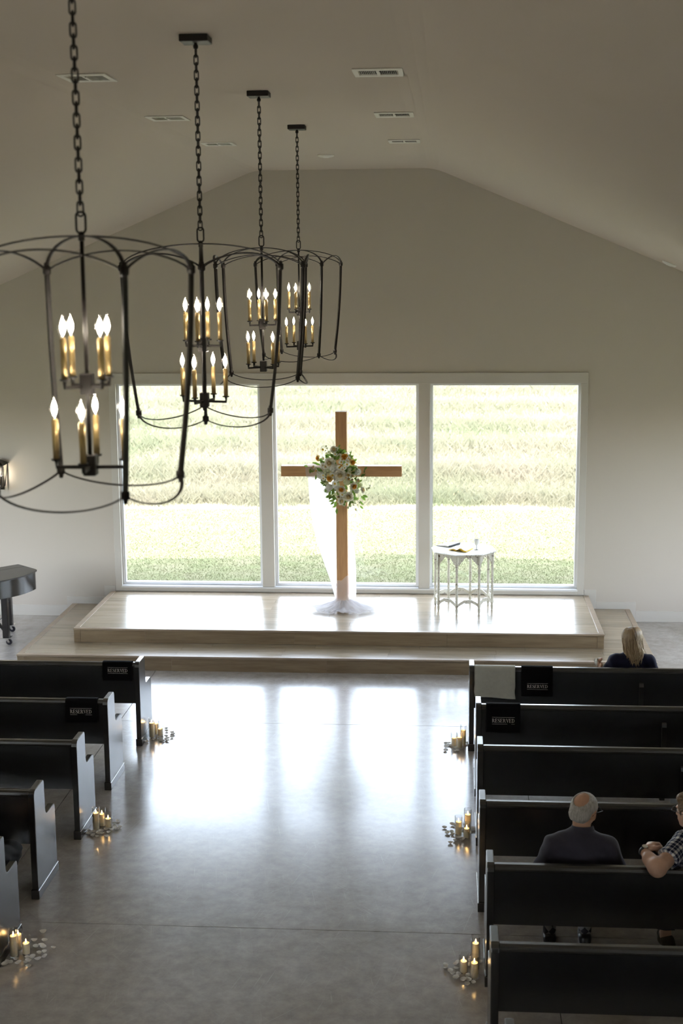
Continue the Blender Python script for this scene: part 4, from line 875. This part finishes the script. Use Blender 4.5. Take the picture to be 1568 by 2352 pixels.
NTH = ['nearest', 'second nearest', 'third nearest', 'fourth nearest', 'fifth nearest', 'sixth nearest', 'seventh nearest', 'eighth nearest', 'ninth nearest', 'tenth nearest', 'eleventh nearest', 'twelfth nearest']
for gname, L_ in PET.items():
    seen = {}
    for x, y in sorted(L_, key=lambda p: min(math.hypot(p[0] - c[1], p[1] - c[2]) for c in GRP[gname])):
        c = min(GRP[gname], key=lambda c: math.hypot(x - c[1], y - c[2])); dx, dy = x - c[1], (y - c[2]) * .5
        side = ('right of' if dx > 0 else 'left of') if abs(dx) > abs(dy) else ('behind' if dy > 0 else 'in front of'); kd = {'tall': 'tallest', 'mid': 'medium', 'short': 'shortest'}[c[0]]
        n_ = seen.get((kd, side), 0); seen[(kd, side)] = n_ + 1
        o = link('rose_petal', rp.choice(PM), None, (x, y, .0008), (rp.uniform(-.05, .05), rp.uniform(-.05, .05), rp.uniform(0, 6.28)), rp.uniform(.85, 1.15))
        tag(o, 'white rose petal %s the %s candle %s, %s' % (side, kd, gname, NTH[n_]), 'petal', 'petals on the floor ' + gname)

# ------------------------------------------------------------------ people: smooth-blended implicit bodies turned into one mesh each
V3 = lambda *a: np.array(a, float)
def prim_bounds(p):
    t = p[0]
    if t in 'ck': a, b, r = p[1], p[2], max(p[3], p[4]); return np.minimum(a, b) - r, np.maximum(a, b) + r
    r = max(p[2]); return np.array(p[1]) - r, np.array(p[1]) + r
def prim_d(p, X, Y, Z):
    if p[0] in 'ck':
        a, b, r0, r1 = np.array(p[1]), np.array(p[2]), p[3], p[4]; ba = b - a; L2 = ba @ ba; hx = ((X - a[0]) * ba[0] + (Y - a[1]) * ba[1] + (Z - a[2]) * ba[2]) / L2; h = np.clip(hx, 0, 1)
        d = np.sqrt((X - a[0] - ba[0] * h) ** 2 + (Y - a[1] - ba[1] * h) ** 2 + (Z - a[2] - ba[2] * h) ** 2) - (r0 + (r1 - r0) * h)
        if p[0] == 'k': L_ = math.sqrt(L2); d = np.maximum(d, (hx - 1) * L_)
        return d
    c, r = p[1], p[2]; x, y, z = X - c[0], Y - c[1], Z - c[2]
    if len(p) > 3 and p[3] is not None: R = p[3]; x, y, z = R[0, 0] * x + R[1, 0] * y + R[2, 0] * z, R[0, 1] * x + R[1, 1] * y + R[2, 1] * z, R[0, 2] * x + R[1, 2] * y + R[2, 2] * z
    k0 = np.sqrt((x / r[0]) ** 2 + (y / r[1]) ** 2 + (z / r[2]) ** 2); k1 = np.sqrt((x / r[0] ** 2) ** 2 + (y / r[1] ** 2) ** 2 + (z / r[2] ** 2) ** 2) + 1e-9
    return k0 * (k0 - 1) / k1
def sdf_mesh(name, prims, h, k, m, parent=None, cuts=(), noise=None, attr=None):
    bs = [prim_bounds(p) for p in prims]; lo = np.min([b[0] for b in bs], 0) - 3 * h - .01; hi = np.max([b[1] for b in bs], 0) + 3 * h + .01
    n_ = np.ceil((hi - lo) / h).astype(int) + 1; ax = [lo[i] + h * np.arange(n_[i]) for i in range(3)]
    D = np.full(tuple(n_), .2)
    def sl(b0, b1, mg): return tuple(slice(max(0, int((b0[i] - mg - lo[i]) / h)), min(n_[i], int((b1[i] + mg - lo[i]) / h) + 2)) for i in range(3))
    for p, (b0, b1) in zip(prims, bs):
        s_ = sl(b0, b1, k + 2 * h); X, Y, Z = np.meshgrid(ax[0][s_[0]], ax[1][s_[1]], ax[2][s_[2]], indexing='ij', sparse=True)
        d = prim_d(p, X, Y, Z); o = D[s_]; q = np.maximum(k - np.abs(o - d), 0) / k; D[s_] = np.minimum(o, d) - q * q * k * .25
    for p in cuts:
        b0, b1 = prim_bounds(p); s_ = sl(b0, b1, .03); X, Y, Z = np.meshgrid(ax[0][s_[0]], ax[1][s_[1]], ax[2][s_[2]], indexing='ij', sparse=True); D[s_] = np.maximum(D[s_], -prim_d(p, X, Y, Z))
    if noise is not None: X, Y, Z = np.meshgrid(*ax, indexing='ij', sparse=True); D = D + noise(X, Y, Z)
    S = D < 0; nx, ny, nz = n_
    cs_ = np.zeros((nx - 1, ny - 1, nz - 1), int)
    for a in (0, 1):
        for b in (0, 1):
            for c in (0, 1): cs_ += S[a:nx - 1 + a, b:ny - 1 + b, c:nz - 1 + c]
    act = np.argwhere((cs_ > 0) & (cs_ < 8)); ids = -np.ones((nx - 1, ny - 1, nz - 1), int); ids[act[:, 0], act[:, 1], act[:, 2]] = np.arange(len(act))
    acc = np.zeros((len(act), 3)); cnt = np.zeros(len(act)); I = act
    for a in range(3):
        oth = [i for i in range(3) if i != a]
        for u in (0, 1):
            for v in (0, 1):
                o0 = np.zeros(3, int); o0[oth[0]] = u; o0[oth[1]] = v; o1 = o0.copy(); o1[a] = 1; g0, g1 = I + o0, I + o1
                d0, d1 = D[g0[:, 0], g0[:, 1], g0[:, 2]], D[g1[:, 0], g1[:, 1], g1[:, 2]]; ok = (d0 < 0) != (d1 < 0); t = np.where(ok, d0 / np.where(ok, d0 - d1, 1), 0)
                acc[ok] += (g0 + (g1 - g0) * t[:, None])[ok]; cnt[ok] += 1
    P = lo + h * acc / cnt[:, None]; F = []
    for a in range(3):
        b, c = (a + 1) % 3, (a + 2) % 3; e0 = [slice(None)] * 3; e1 = [slice(None)] * 3; e0[a] = slice(0, n_[a] - 1); e1[a] = slice(1, n_[a]); df = S[tuple(e0)] != S[tuple(e1)]
        G = np.argwhere(df); G = G[(G[:, b] > 0) & (G[:, c] > 0) & (G[:, b] < n_[b] - 1) & (G[:, c] < n_[c] - 1)]; q = []
        for db, dc in ((1, 1), (0, 1), (0, 0), (1, 0)): g = G.copy(); g[:, b] -= db; g[:, c] -= dc; q.append(ids[g[:, 0], g[:, 1], g[:, 2]])
        Q = np.stack(q, 1); fl_ = ~S[G[:, 0], G[:, 1], G[:, 2]]; Q[fl_] = Q[fl_][:, ::-1]; F.append(Q)
    F = np.concatenate(F); F = F[(F >= 0).all(1)]
    me = bpy.data.meshes.new(name); me.from_pydata(P.tolist(), [], F.tolist()); me.update(); me.polygons.foreach_set('use_smooth', [True] * len(me.polygons)); me.materials.append(M[m])
    if attr is not None:
        at = me.attributes.new('cloth', 'FLOAT_VECTOR', 'POINT'); at.data.foreach_set('vector', attr(P).astype(np.float32).ravel())
    o = link(name, me); 
    if parent: o.parent = parent; o.matrix_parent_inverse = Matrix.Identity(4); o.location = -Vector(parent.location)
    return o
def rot(yaw, pitch=0, roll=0): return np.array(Matrix.Rotation(math.radians(yaw), 3, 'Z') @ Matrix.Rotation(math.radians(pitch), 3, 'X') @ Matrix.Rotation(math.radians(roll), 3, 'Y'))
def head_prims(c, R, s=1.0):
    c = np.array(c); L_ = lambda *p: c + R @ (np.array(p) * s); e = lambda p, r: ('e', L_(*p), tuple(np.array(r) * s), R)
    return [e((0, -.012, .022), (.077, .096, .090)), e((0, .035, -.040), (.058, .064, .076)), e((0, .070, -.092), (.026, .022, .020)), ('c', L_(0, .094, .004), L_(0, .112, -.034), .008 * s, .013 * s), e((0, .080, .026), (.050, .020, .012)),
            e((-.080, -.008, -.014), (.010, .023, .033)), e((.080, -.008, -.014), (.010, .023, .033)), e((-.074, .0, -.036), (.011, .013, .013)), e((.074, .0, -.036), (.011, .013, .013))], L_
def face_bits(root, L_, s=1.0):
    off = Vector(root.location)
    for x in (-.031, .031): MB().ball(Vector(L_(x, .078, .004)) - off, .0125 * s, 10, 8).build('eye', 'eye', root, smooth=True)
    MB().tube([Vector(L_(x, .101 - 4 * x * x * 4, -.062 + abs(x) * .1)) - off for x in (-.024, -.012, 0, .012, .024)], .005 * s, 6).build('lips', 'lip', root, smooth=True)
def hand_prims(w, f, up, side, curl=.9, s=1.0):
    # w wrist, f finger direction, up = back of hand, thumb on `side`
    w, f, up = np.array(w), np.array(f) / np.linalg.norm(f), np.array(up); up = up - f * (f @ up); up /= np.linalg.norm(up); r_ = np.cross(f, up) * side
    out = [('c', w, w + f * .03, .024 * s, .026 * s), ('e', w + f * .055 * s, (.042 * s, .046 * s, .017 * s), np.stack([r_, f, up], 1))]
    for k, (x, ln) in enumerate(((.031, .070), (.011, .078), (-.010, .072), (-.030, .056))):
        b = w + f * .092 * s + r_ * x * s; d = f.copy(); p = b; seg = ln / 3 * s
        for j in range(3):
            ang = curl * (.5 + .5 * j); d2 = f * math.cos(ang) - up * math.sin(ang); q = p + d2 * seg * 1.15; out.append(('c', p, q, (.0098 - .0008 * j) * s, (.0092 - .0008 * j) * s)); p = q
    b = w + f * .03 * s + r_ * .032 * s; p = b
    for j, d2 in enumerate((f * .6 + r_ * .7 - up * .2, f * .9 + r_ * .15 - up * .4, f * .9 - r_ * .2 - up * .5)): d2 = d2 / np.linalg.norm(d2); q = p + d2 * (.034 - .004 * j) * s; out.append(('c', p, q, (.0125 - .001 * j) * s, (.0115 - .001 * j) * s)); p = q
    return out
def wr(amp, fx, fy, fz, ph=0.0): return lambda X, Y, Z: amp * (np.sin(fx * X + fz * Z + ph) * np.sin(fy * Y + 1.3 * fz * Z - ph) + .6 * np.sin(fz * 2.1 * Z + fx * 1.7 * X + 2 * ph))
def spectacles(root, L_, m='black', s=1.0):
    off = Vector(root.location); P = lambda *p: Vector(L_(*p)) - off
    g = MB()
    for sg in (-1, 1):
        ring = [P(sg * .034 + .024 * math.cos(a), .112, .004 + .019 * math.sin(a)) for a in [2 * PI * i / 16 for i in range(16)]]
        MB().tube(ring, .0022, 6, True).build('spectacle_rim', m, root, smooth=True)
        MB().add([p for p in ring], [tuple(range(16))]).build('spectacle_lens', 'lens', root)
        MB().tube([P(sg * .058, .112, .010), P(sg * .078, .100, .010), P(sg * .086, .02, .006), P(sg * .088, -.012, .002), P(sg * .085, -.030, -.018)], .0022, 6).build('spectacle_temple', m, root, smooth=True)
    MB().tube([P(-.010, .112, .008), P(0, .116, .012), P(.010, .112, .008)], .0022, 6).build('spectacle_bridge', m, root, smooth=True)

# ---- the bald man in the dark polo, fifth pew on the right
def man_polo():
    r = thing('person', 'bald grey-haired person in a dark navy polo, seated, looking right', 'person', (2.18, -9.10, .46))
    cx = 2.185; R = rot(-38, -14, 6); hp, L_ = head_prims((cx + .028, -9.075, 1.092), R, .98)
    sh = [(cx - .168, -9.135, .858), (cx + .176, -9.125, .846)]; el = [(cx - .262, -9.11, .635), (cx + .262, -9.09, .62)]; wrp = [(cx - .15, -8.90, .58), (cx + .14, -8.88, .575)]
    kn = [(cx - .13, -8.665, .50), (cx + .12, -8.655, .50)]; an = [(2.02, -8.80, .10), (2.262, -8.785, .10)]; hips = [(cx - .09, -9.10, .535), (cx + .09, -9.10, .535)]
    B = hp + [('c', L_(0, -.022, -.05), (cx + .008, -9.11, .955), .056, .060), ('e', (cx, -9.11, .78), (.165, .10, .19)), ('e', (cx, -9.09, .57), (.155, .11, .14)), ('c', sh[0], sh[1], .052, .052)]
    for i in (0, 1):
        B += [('c', sh[i], el[i], .048, .042), ('c', el[i], wrp[i], .042, .028), ('c', hips[i], kn[i], .08, .058), ('c', kn[i], an[i], .054, .036), ('c', an[i], (an[i][0], an[i][1] + .13, .05), .034, .028)]
        d = np.array(wrp[i]) - np.array(el[i]); B += hand_prims(wrp[i], (0.35 * (1 - 2 * i), .9, -.15), (0, 0.1, 1), 1 - 2 * i, .45)
    sdf_mesh('body', B, .0062, .022, 'skin', r); face_bits(r, L_, .98); spectacles(r, L_)
    hs = .98; hc = np.array((cx + .028, -9.075, 1.092)); E_ = lambda p, q: ('e', hc + R @ np.array(p), q, R)
    sdf_mesh('hair', [E_((0, -.018, .020), (.0835, .100, .0925)), E_((0, -.055, -.035), (.070, .060, .060))], .0045, .02, 'greyhair', r,
             cuts=[E_((0, .115, -.02), (.12, .105, .125)), E_((0, -.088, .085), (.055, .060, .066)), E_((0, 0, -.125), (.2, .2, .05)), E_((.088, .006, -.02), (.025, .034, .04)), E_((-.088, .006, -.02), (.025, .034, .04))],
             noise=lambda X, Y, Z: .0022 * np.sin(420 * X + 90 * Z) * np.sin(380 * Y + 130 * Z))
    S_ = [('e', (cx, -9.12, .79), (.190, .125, .175)), ('e', (cx, -9.10, .60), (.185, .140, .15)), ('c', sh[0], sh[1], .066, .066), ('c', (cx + .005, -9.115, .935), sh[0], .060, .058), ('c', (cx + .005, -9.115, .935), sh[1], .060, .058), ('e', (cx, -9.10, .52), (.175, .14, .07))]
    for i in (0, 1): e2 = np.array(sh[i]) + (np.array(el[i]) - np.array(sh[i])) * .86; S_.append(('k', sh[i], tuple(e2), .067, .072))
    sdf_mesh('polo_shirt', S_, .007, .045, 'polo', r, noise=wr(.0035, 38, 33, 21, .4))
    off = Vector(r.location); nb = Vector((cx + .012, -9.104, .974)) - off
    MB().grid(lambda u, v: tuple(nb + Vector(((.078 - .012 * v) * math.cos(2 * PI * u), (.076 - .012 * v) * math.sin(2 * PI * u) - .006 * v, -.016 + .036 * v - .012 * math.sin(2 * PI * u)))), 28, 5, True).build('collar', 'polo', r, smooth=True, solid=.006)
    T_ = [('e', (cx, -9.09, .52), (.175, .135, .075))]
    for i in (0, 1): T_ += [('c', hips[i], kn[i], .088, .072), ('k', kn[i], tuple(np.array(kn[i]) + (np.array(an[i]) - np.array(kn[i])) * .62), .070, .062)]
    sdf_mesh('trousers', T_, .008, .03, 'slacks', r, noise=wr(.003, 40, 35, 30))
    for i in (0, 1):
        a = np.array(an[i]); k_ = np.array(kn[i]); sdf_mesh('argyle_sock', [('c', tuple(k_ + (a - k_) * .5), tuple(a), .050, .042), ('c', tuple(a), (a[0], a[1] + .04, .07), .042, .036)], .006, .01, 'argyle', r)
        sdf_mesh('shoe', [('c', (a[0], a[1] - .035, .042), (a[0] + .01, a[1] + .15, .038), .042, .040), ('c', (a[0], a[1] + .05, .05), (a[0] + .01, a[1] + .18, .034), .044, .034), ('e', (a[0], a[1] - .02, .065), (.044, .05, .03))], .006, .012, 'shoe', r, cuts=[('e', (a[0], a[1] + .05, -.3), (.6, .6, .302))])
    return r
man_polo()

# ---- the man in the plaid shirt, elbow over the pew back
def man_plaid():
    r = thing('person', 'brown-haired person in a navy plaid shirt resting an elbow on the pew', 'person', (2.98, -9.08, .46))
    cx = 2.985; R = rot(42, -6, 0); hc = np.array((2.888, -9.115, 1.105)); hp, L_ = head_prims(hc, R, .98)
    sh = [(2.845, -9.165, .915), (3.165, -9.10, .905)]; el = [(2.632, -9.468, .868), (3.25, -9.06, .66)]; wrp = [(2.572, -9.285, .900), (3.10, -8.87, .59)]
    kn = [(2.84, -8.66, .50), (3.12, -8.64, .50)]; an = [(2.80, -8.83, .10), (3.13, -8.75, .10)]; hips = [(cx - .09, -9.08, .535), (cx + .09, -9.08, .535)]
    B = hp + [('c', L_(0, -.022, -.05), (2.955, -9.12, .965), .056, .060), ('e', (cx, -9.10, .79), (.165, .10, .19)), ('e', (cx, -9.08, .57), (.155, .11, .14)), ('c', sh[0], sh[1], .052, .052)]
    for i in (0, 1): B += [('c', sh[i], el[i], .050, .050), ('c', el[i], wrp[i], .050, .029), ('c', hips[i], kn[i], .08, .058), ('c', kn[i], an[i], .054, .036), ('c', an[i], (an[i][0], an[i][1] + .13, .05), .034, .028)]
    B += [('e', (2.628, -9.452, .872), (.056, .050, .058)), ('c', (2.632, -9.455, .865), (2.592, -9.37, .885), .053, .044)]
    B += hand_prims(wrp[0], (.62, .70, .25), (-.35, .1, .95), 1, 1.25, 1.0) + hand_prims(wrp[1], (-.4, .9, -.1), (0, .1, 1), -1, .45)
    sdf_mesh('body', B, .0052, .018, 'skin2', r); face_bits(r, L_, .98); spectacles(r, L_)
    E_ = lambda p, q: ('e', hc + R @ np.array(p), q, R)
    sdf_mesh('hair', [E_((0, -.018, .024), (.085, .104, .099)), E_((0, -.055, -.035), (.072, .062, .062)), E_((0, .045, .085), (.06, .05, .035))], .0045, .02, 'brownhair', r,
             cuts=[E_((0, .118, -.045), (.12, .105, .115)), E_((0, 0, -.125), (.2, .2, .05)), E_((.088, .006, -.02), (.025, .034, .04)), E_((-.088, .006, -.02), (.025, .034, .04))], noise=lambda X, Y, Z: .0025 * np.sin(400 * X + 90 * Z) * np.sin(380 * Y + 130 * Z))
    S_ = [('e', (cx, -9.11, .80), (.190, .125, .175)), ('e', (cx, -9.09, .60), (.185, .140, .15)), ('c', sh[0], sh[1], .066, .066), ('c', (2.96, -9.12, .945), sh[0], .060, .060), ('c', (2.96, -9.12, .945), sh[1], .060, .060), ('e', (cx, -9.09, .53), (.18, .14, .08))]
    a0, a1 = np.array(sh[0]), np.array(el[0]); e2 = a0 + (a1 - a0) * .66; S_.append(('k', tuple(a0), tuple(e2), .072, .069)); b0, b1 = np.array(sh[1]), np.array(el[1]); S_.append(('k', tuple(b0), tuple(b0 + (b1 - b0) * .7), .070, .074))
    ax_ = (a1 - a0) / np.linalg.norm(a1 - a0); s1 = np.cross(ax_, (0, 0, 1)); s1 /= np.linalg.norm(s1); s2 = np.cross(ax_, s1)
    def attr(P):
        q = P - a0; t = q @ ax_; ang = np.arctan2(q @ s1, -(q @ s2)) * .075; inarm = (t > .015) & (np.linalg.norm(q - t[:, None] * ax_, axis=1) < .11); out = np.zeros((len(P), 3)); out[:, 0] = np.where(inarm, t, P[:, 0]); out[:, 1] = np.where(inarm, ang, P[:, 2]); return out
    sdf_mesh('plaid_shirt', S_, .006, .04, 'plaid', r, noise=wr(.003, 38, 33, 23, .9), attr=attr)
    off = Vector(r.location); nb = Vector((2.957, -9.112, .990)) - off
    MB().grid(lambda u, v: tuple(nb + Vector(((.078 - .010 * v) * math.cos(2 * PI * u), (.076 - .010 * v) * math.sin(2 * PI * u), -.018 + .046 * v - .014 * math.sin(2 * PI * u)))), 28, 5, True).build('collar', 'navy', r, smooth=True, solid=.005)
    wt, wd_ = np.array(wrp[0]), np.array(wrp[0]) - np.array(el[0]); wd_ /= np.linalg.norm(wd_); w0 = wt - wd_ * .004; u1 = np.cross(wd_, (0, 0, 1)); u1 /= np.linalg.norm(u1); u2 = np.cross(u1, wd_)
    wo = MB().grid(lambda u, v: tuple(Vector(w0 + u1 * .0335 * math.cos(2 * PI * u) + u2 * .0335 * math.sin(2 * PI * u) + wd_ * (v - .5) * .022) - off), 24, 3, True).build('watch_strap', 'black', r, smooth=True, solid=.004)
    fc = w0 + u2 * .036; MB().tube([Vector(fc - u2 * .002) - off, Vector(fc + u2 * .006) - off], .019, 18).build('watch_case', 'chrome', wo)
    T_ = [('e', (cx, -9.07, .52), (.175, .135, .075))]
    for i in (0, 1): T_ += [('c', hips[i], kn[i], .088, .072), ('k', kn[i], tuple(np.array(kn[i]) + (np.array(an[i]) - np.array(kn[i])) * .92), .070, .064)]
    sdf_mesh('trousers', T_, .008, .03, 'slacks', r, noise=wr(.003, 40, 35, 30))
    for i in (0, 1):
        a = np.array(an[i]); sdf_mesh('shoe', [('c', (a[0] + .02, a[1] - .045, .045), (a[0] + .01, a[1] + .15, .038), .045, .042), ('c', (a[0], a[1] + .05, .05), (a[0] + .01, a[1] + .18, .034), .046, .036), ('e', (a[0] + .01, a[1] - .02, .075), (.048, .055, .04))], .006, .012, 'tweed', r, cuts=[('e', (a[0], a[1] + .05, -.3), (.6, .6, .302))])
    return r
man_plaid()

# ---- the woman with long blonde hair on the front pew
def woman():
    r = thing('person', 'blonde long-haired person in a navy blouse seated near the platform', 'person', (3.07, -4.70, .46))
    cx = 3.072; R = rot(10, -10, -4); hc = np.array((3.070, -4.680, 1.052)); hp, L_ = head_prims(hc, R, .95)
    sh = [(cx - .158, -4.725, .835), (cx + .158, -4.725, .835)]; el = [(cx - .265, -4.68, .625), (cx + .25, -4.66, .61)]; wrp = [(2.775, -4.70, .715), (cx + .12, -4.46, .56)]
    kn = [(cx - .11, -4.25, .49), (cx + .11, -4.25, .49)]; an = [(cx - .10, -4.32, .09), (cx + .10, -4.32, .09)]; hips = [(cx - .09, -4.68, .53), (cx + .09, -4.68, .53)]
    B = hp + [('c', L_(0, -.022, -.05), (cx, -4.71, .915), .046, .050), ('e', (cx, -4.70, .75), (.145, .09, .18)), ('e', (cx, -4.68, .56), (.16, .11, .13)), ('c', sh[0], sh[1], .042, .042)]
    for i in (0, 1): B += [('c', sh[i], el[i], .040, .034), ('c', el[i], wrp[i], .034, .023), ('c', hips[i], kn[i], .08, .056), ('c', kn[i], an[i], .050, .032), ('c', an[i], (an[i][0], an[i][1] + .12, .045), .030, .026)]
    B += hand_prims(wrp[0], (-.25, .1, .95), (-.9, -.2, -.2), 1, .8, .85) + hand_prims(wrp[1], (-.5, .85, -.1), (0, .1, 1), -1, .45, .9)
    sdf_mesh('body', B, .006, .02, 'skin2', r); face_bits(r, L_, .95)
    S_ = [('e', (cx, -4.71, .755), (.165, .108, .165)), ('e', (cx, -4.69, .58), (.17, .125, .14)), ('c', sh[0], sh[1], .055, .055), ('c', (cx, -4.72, .872), sh[0], .050, .052), ('c', (cx, -4.72, .872), sh[1], .050, .052)]
    for i in (0, 1): S_.append(('k', sh[i], tuple(np.array(sh[i]) + (np.array(el[i]) - np.array(sh[i])) * 1.0), .058, .074))
    sdf_mesh('blouse', S_, .0065, .045, 'navy', r, noise=wr(.004, 44, 30, 16, .2), cuts=[('e', (cx, -4.70, .955), (.085, .095, .065))])
    sdf_mesh('skirt', [('c', hips[0], kn[0], .095, .085), ('c', hips[1], kn[1], .095, .085), ('c', kn[0], (cx - .10, -4.25, .25), .085, .09), ('c', kn[1], (cx + .10, -4.25, .25), .085, .09)], .009, .06, 'navy', r)
    for i in (0, 1): a = np.array(an[i]); sdf_mesh('shoe', [('c', (a[0], a[1] - .02, .04), (a[0], a[1] + .16, .032), .036, .030)], .006, .012, 'shoe', r, cuts=[('e', (a[0], a[1] + .05, -.3), (.6, .6, .302))])
    E_ = lambda p, q: ('e', hc + R @ np.array(p), q, R); off = Vector(r.location)
    cap = sdf_mesh('hair', [E_((0, -.018, .020), (.081, .100, .092)), E_((0, -.060, -.045), (.075, .055, .07))], .005, .03, 'blonde', r, cuts=[E_((0, .118, -.035), (.105, .105, .125)), E_((0, 0, -.16), (.2, .2, .05))])
    me = cap.data; at = me.attributes.new('tone', 'FLOAT', 'POINT'); at.data.foreach_set('value', [.3] * len(me.vertices))
    mb = MB(); tone = []; rr = random.Random(3)
    for i in range(430):
        az = rr.uniform(-2.35, 2.35); side = math.sin(az); back = -math.cos(az)          # az 0 = straight back
        part = Vector((.012 + .02 * side, .03 - .05 * rr.random(), .098)); lev = rr.random()
        P = [part]
        for t in (.25, .5, .75, 1.0):
            th = t * 1.50; P.append(Vector((.092 * side * math.sin(th) * (1 + .03 * lev) + part.x * (1 - t), -.016 + .104 * back * math.sin(th) * (1 + .04 * lev), .02 + .088 * math.cos(th) * (1 + .02 * lev) - .0)))
        p = P[-1].copy(); ln = rr.uniform(.17, .29) * (1 - .18 * abs(side)); d0 = p.copy(); wv = rr.uniform(0, 6); cl = rr.uniform(.004, .016)
        for k in range(1, 9):
            t = k / 8; tgt = Vector((side * .098 * (1 - .22 * t) + .012 * t + .004 * math.sin(wv * 3) + cl * math.sin(wv + 6.5 * t) * t * 1.1, min(-.02, back * .10 - .012) * (1 - .05 * t) - .035 * t + .010 * math.sin(wv * 2 + 5 * t) * t, d0.z - ln * t))
            P.append(tgt)
        W = [Vector(hc + R @ np.array(q[:])) if j < 5 else Vector(hc + np.array(Matrix.Rotation(math.radians(10), 3, 'Z')) @ np.array(q[:])) for j, q in enumerate(P)]
        # keep in front of the head skin, off the back of the blouse
        n0 = len(mb.v); rads = [.0035] + [.0052] * 7 + [.005, .0045, .004, .003, .0015]; mb.tube([w_ - off for w_ in W], .004, 4, rads=rads); tn = min(1, max(0, rr.gauss(.66, .2)))
        nn = (len(mb.v) - n0) // 4
        for j in range(nn): tone += [min(1, max(0, tn + (.25 * (j / nn - .55))))] * 4
    me = bpy.data.meshes.new('hair_strands'); me.from_pydata(mb.v, [], mb.f); me.update(); me.polygons.foreach_set('use_smooth', [True] * len(me.polygons)); me.materials.append(M['blonde'])
    at = me.attributes.new('tone', 'FLOAT', 'POINT'); at.data.foreach_set('value', tone); link('hair_strands', me, cap, Vector(r.location))
    return r
woman()
ts = thing('paper_tissue', 'crumpled white tissue in the hand of the blonde woman', 'tissue', (2.748, -4.700, .800))
MB().grid(lambda u, v: (.028 * (u - .5) * 2 * (1 - .5 * v) + .006 * math.sin(9 * v + 5 * u), .016 * math.sin(7 * u + 3 * v), .075 * v - .02 + .010 * math.sin(8 * u)), 14, 12).build('fold', 'paper', ts, smooth=True, solid=.0015)
MB().grid(lambda u, v: (.022 * (u - .5) * 2 + .008 * math.sin(8 * v), .014 * math.sin(9 * u + 1) + .012, .055 * v - .02 + .012 * math.cos(6 * u)), 12, 10).build('fold', 'paper', ts, smooth=True, solid=.0015)

# ---- the person whose knee shows at the left edge
def sitter_left():
    r = thing('person', 'person in black jeans at the left edge, only a knee in view', 'person', (-1.93, -9.05, .46))
    cx = -1.93; hc = np.array((cx, -9.06, 1.12)); hp, L_ = head_prims(hc, rot(0, -5), .98)
    sh = [(cx - .17, -9.10, .89), (cx + .14, -9.10, .89)]; el = [(cx - .24, -9.05, .65), (cx + .17, -9.02, .66)]; wrp = [(cx - .12, -8.84, .60), (cx + .06, -8.84, .60)]
    kn = [(-2.08, -8.60, .50), (-1.795, -8.615, .490)]; an = [(-2.08, -8.66, .10), (-1.85, -8.77, .10)]; hips = [(cx - .09, -9.05, .545), (cx + .085, -9.05, .545)]
    B = hp + [('c', L_(0, -.022, -.05), (cx, -9.09, .965), .056, .060), ('e', (cx, -9.08, .79), (.15, .10, .19)), ('e', (cx, -9.06, .58), (.15, .11, .14)), ('c', sh[0], sh[1], .052, .052)]
    for i in (0, 1): B += [('c', sh[i], el[i], .046, .040), ('c', el[i], wrp[i], .040, .028), ('c', hips[i], kn[i], .07, .055), ('c', kn[i], an[i], .05, .036), ('c', an[i], (an[i][0], an[i][1] + .13, .05), .034, .028)]
    B += hand_prims(wrp[0], (.3, .9, -.2), (0, .1, 1), 1, .45) + hand_prims(wrp[1], (-.3, .9, -.2), (0, .1, 1), -1, .45)
    sdf_mesh('body', B, .007, .022, 'skin2', r); face_bits(r, L_)
    E_ = lambda p, q: ('e', hc + rot(0, -5) @ np.array(p), q, rot(0, -5))
    sdf_mesh('hair', [E_((0, -.018, .024), (.085, .104, .099)), E_((0, -.055, -.035), (.072, .062, .062))], .006, .02, 'brownhair', r, cuts=[E_((0, .118, -.035), (.12, .105, .125)), E_((0, 0, -.125), (.2, .2, .05))])
    S_ = [('e', (cx, -9.09, .80), (.165, .12, .175)), ('e', (cx, -9.07, .61), (.165, .13, .14)), ('c', sh[0], sh[1], .062, .062), ('c', (cx, -9.09, .945), sh[0], .058, .058), ('c', (cx, -9.09, .945), sh[1], .058, .058)]
    for i in (0, 1): S_ += [('c', sh[i], el[i], .062, .055), ('k', el[i], tuple(np.array(el[i]) + (np.array(wrp[i]) - np.array(el[i])) * .9), .055, .042)]
    sdf_mesh('shirt', S_, .009, .04, 'polo', r, noise=wr(.003, 38, 33, 21))
    T_ = [('e', (cx, -9.05, .535), (.16, .12, .07))]
    for i in (0, 1): T_ += [('c', hips[i], kn[i], .082, .078), ('e', (kn[i][0], kn[i][1] + .01, kn[i][2] + .004), (.078, .080, .078)), ('k', kn[i], tuple(np.array(kn[i]) + (np.array(an[i]) - np.array(kn[i])) * .95), .074, .062)]
    sdf_mesh('jeans', T_, .0065, .03, 'jeans', r, noise=wr(.004, 46, 52, 40, .7))
    for i in (0, 1): a = np.array(an[i]); sdf_mesh('shoe', [('c', (a[0], a[1] - .035, .042), (a[0], a[1] + .16, .038), .042, .038)], .007, .012, 'shoe', r, cuts=[('e', (a[0], a[1] + .05, -.3), (.6, .6, .302))])
sitter_left()
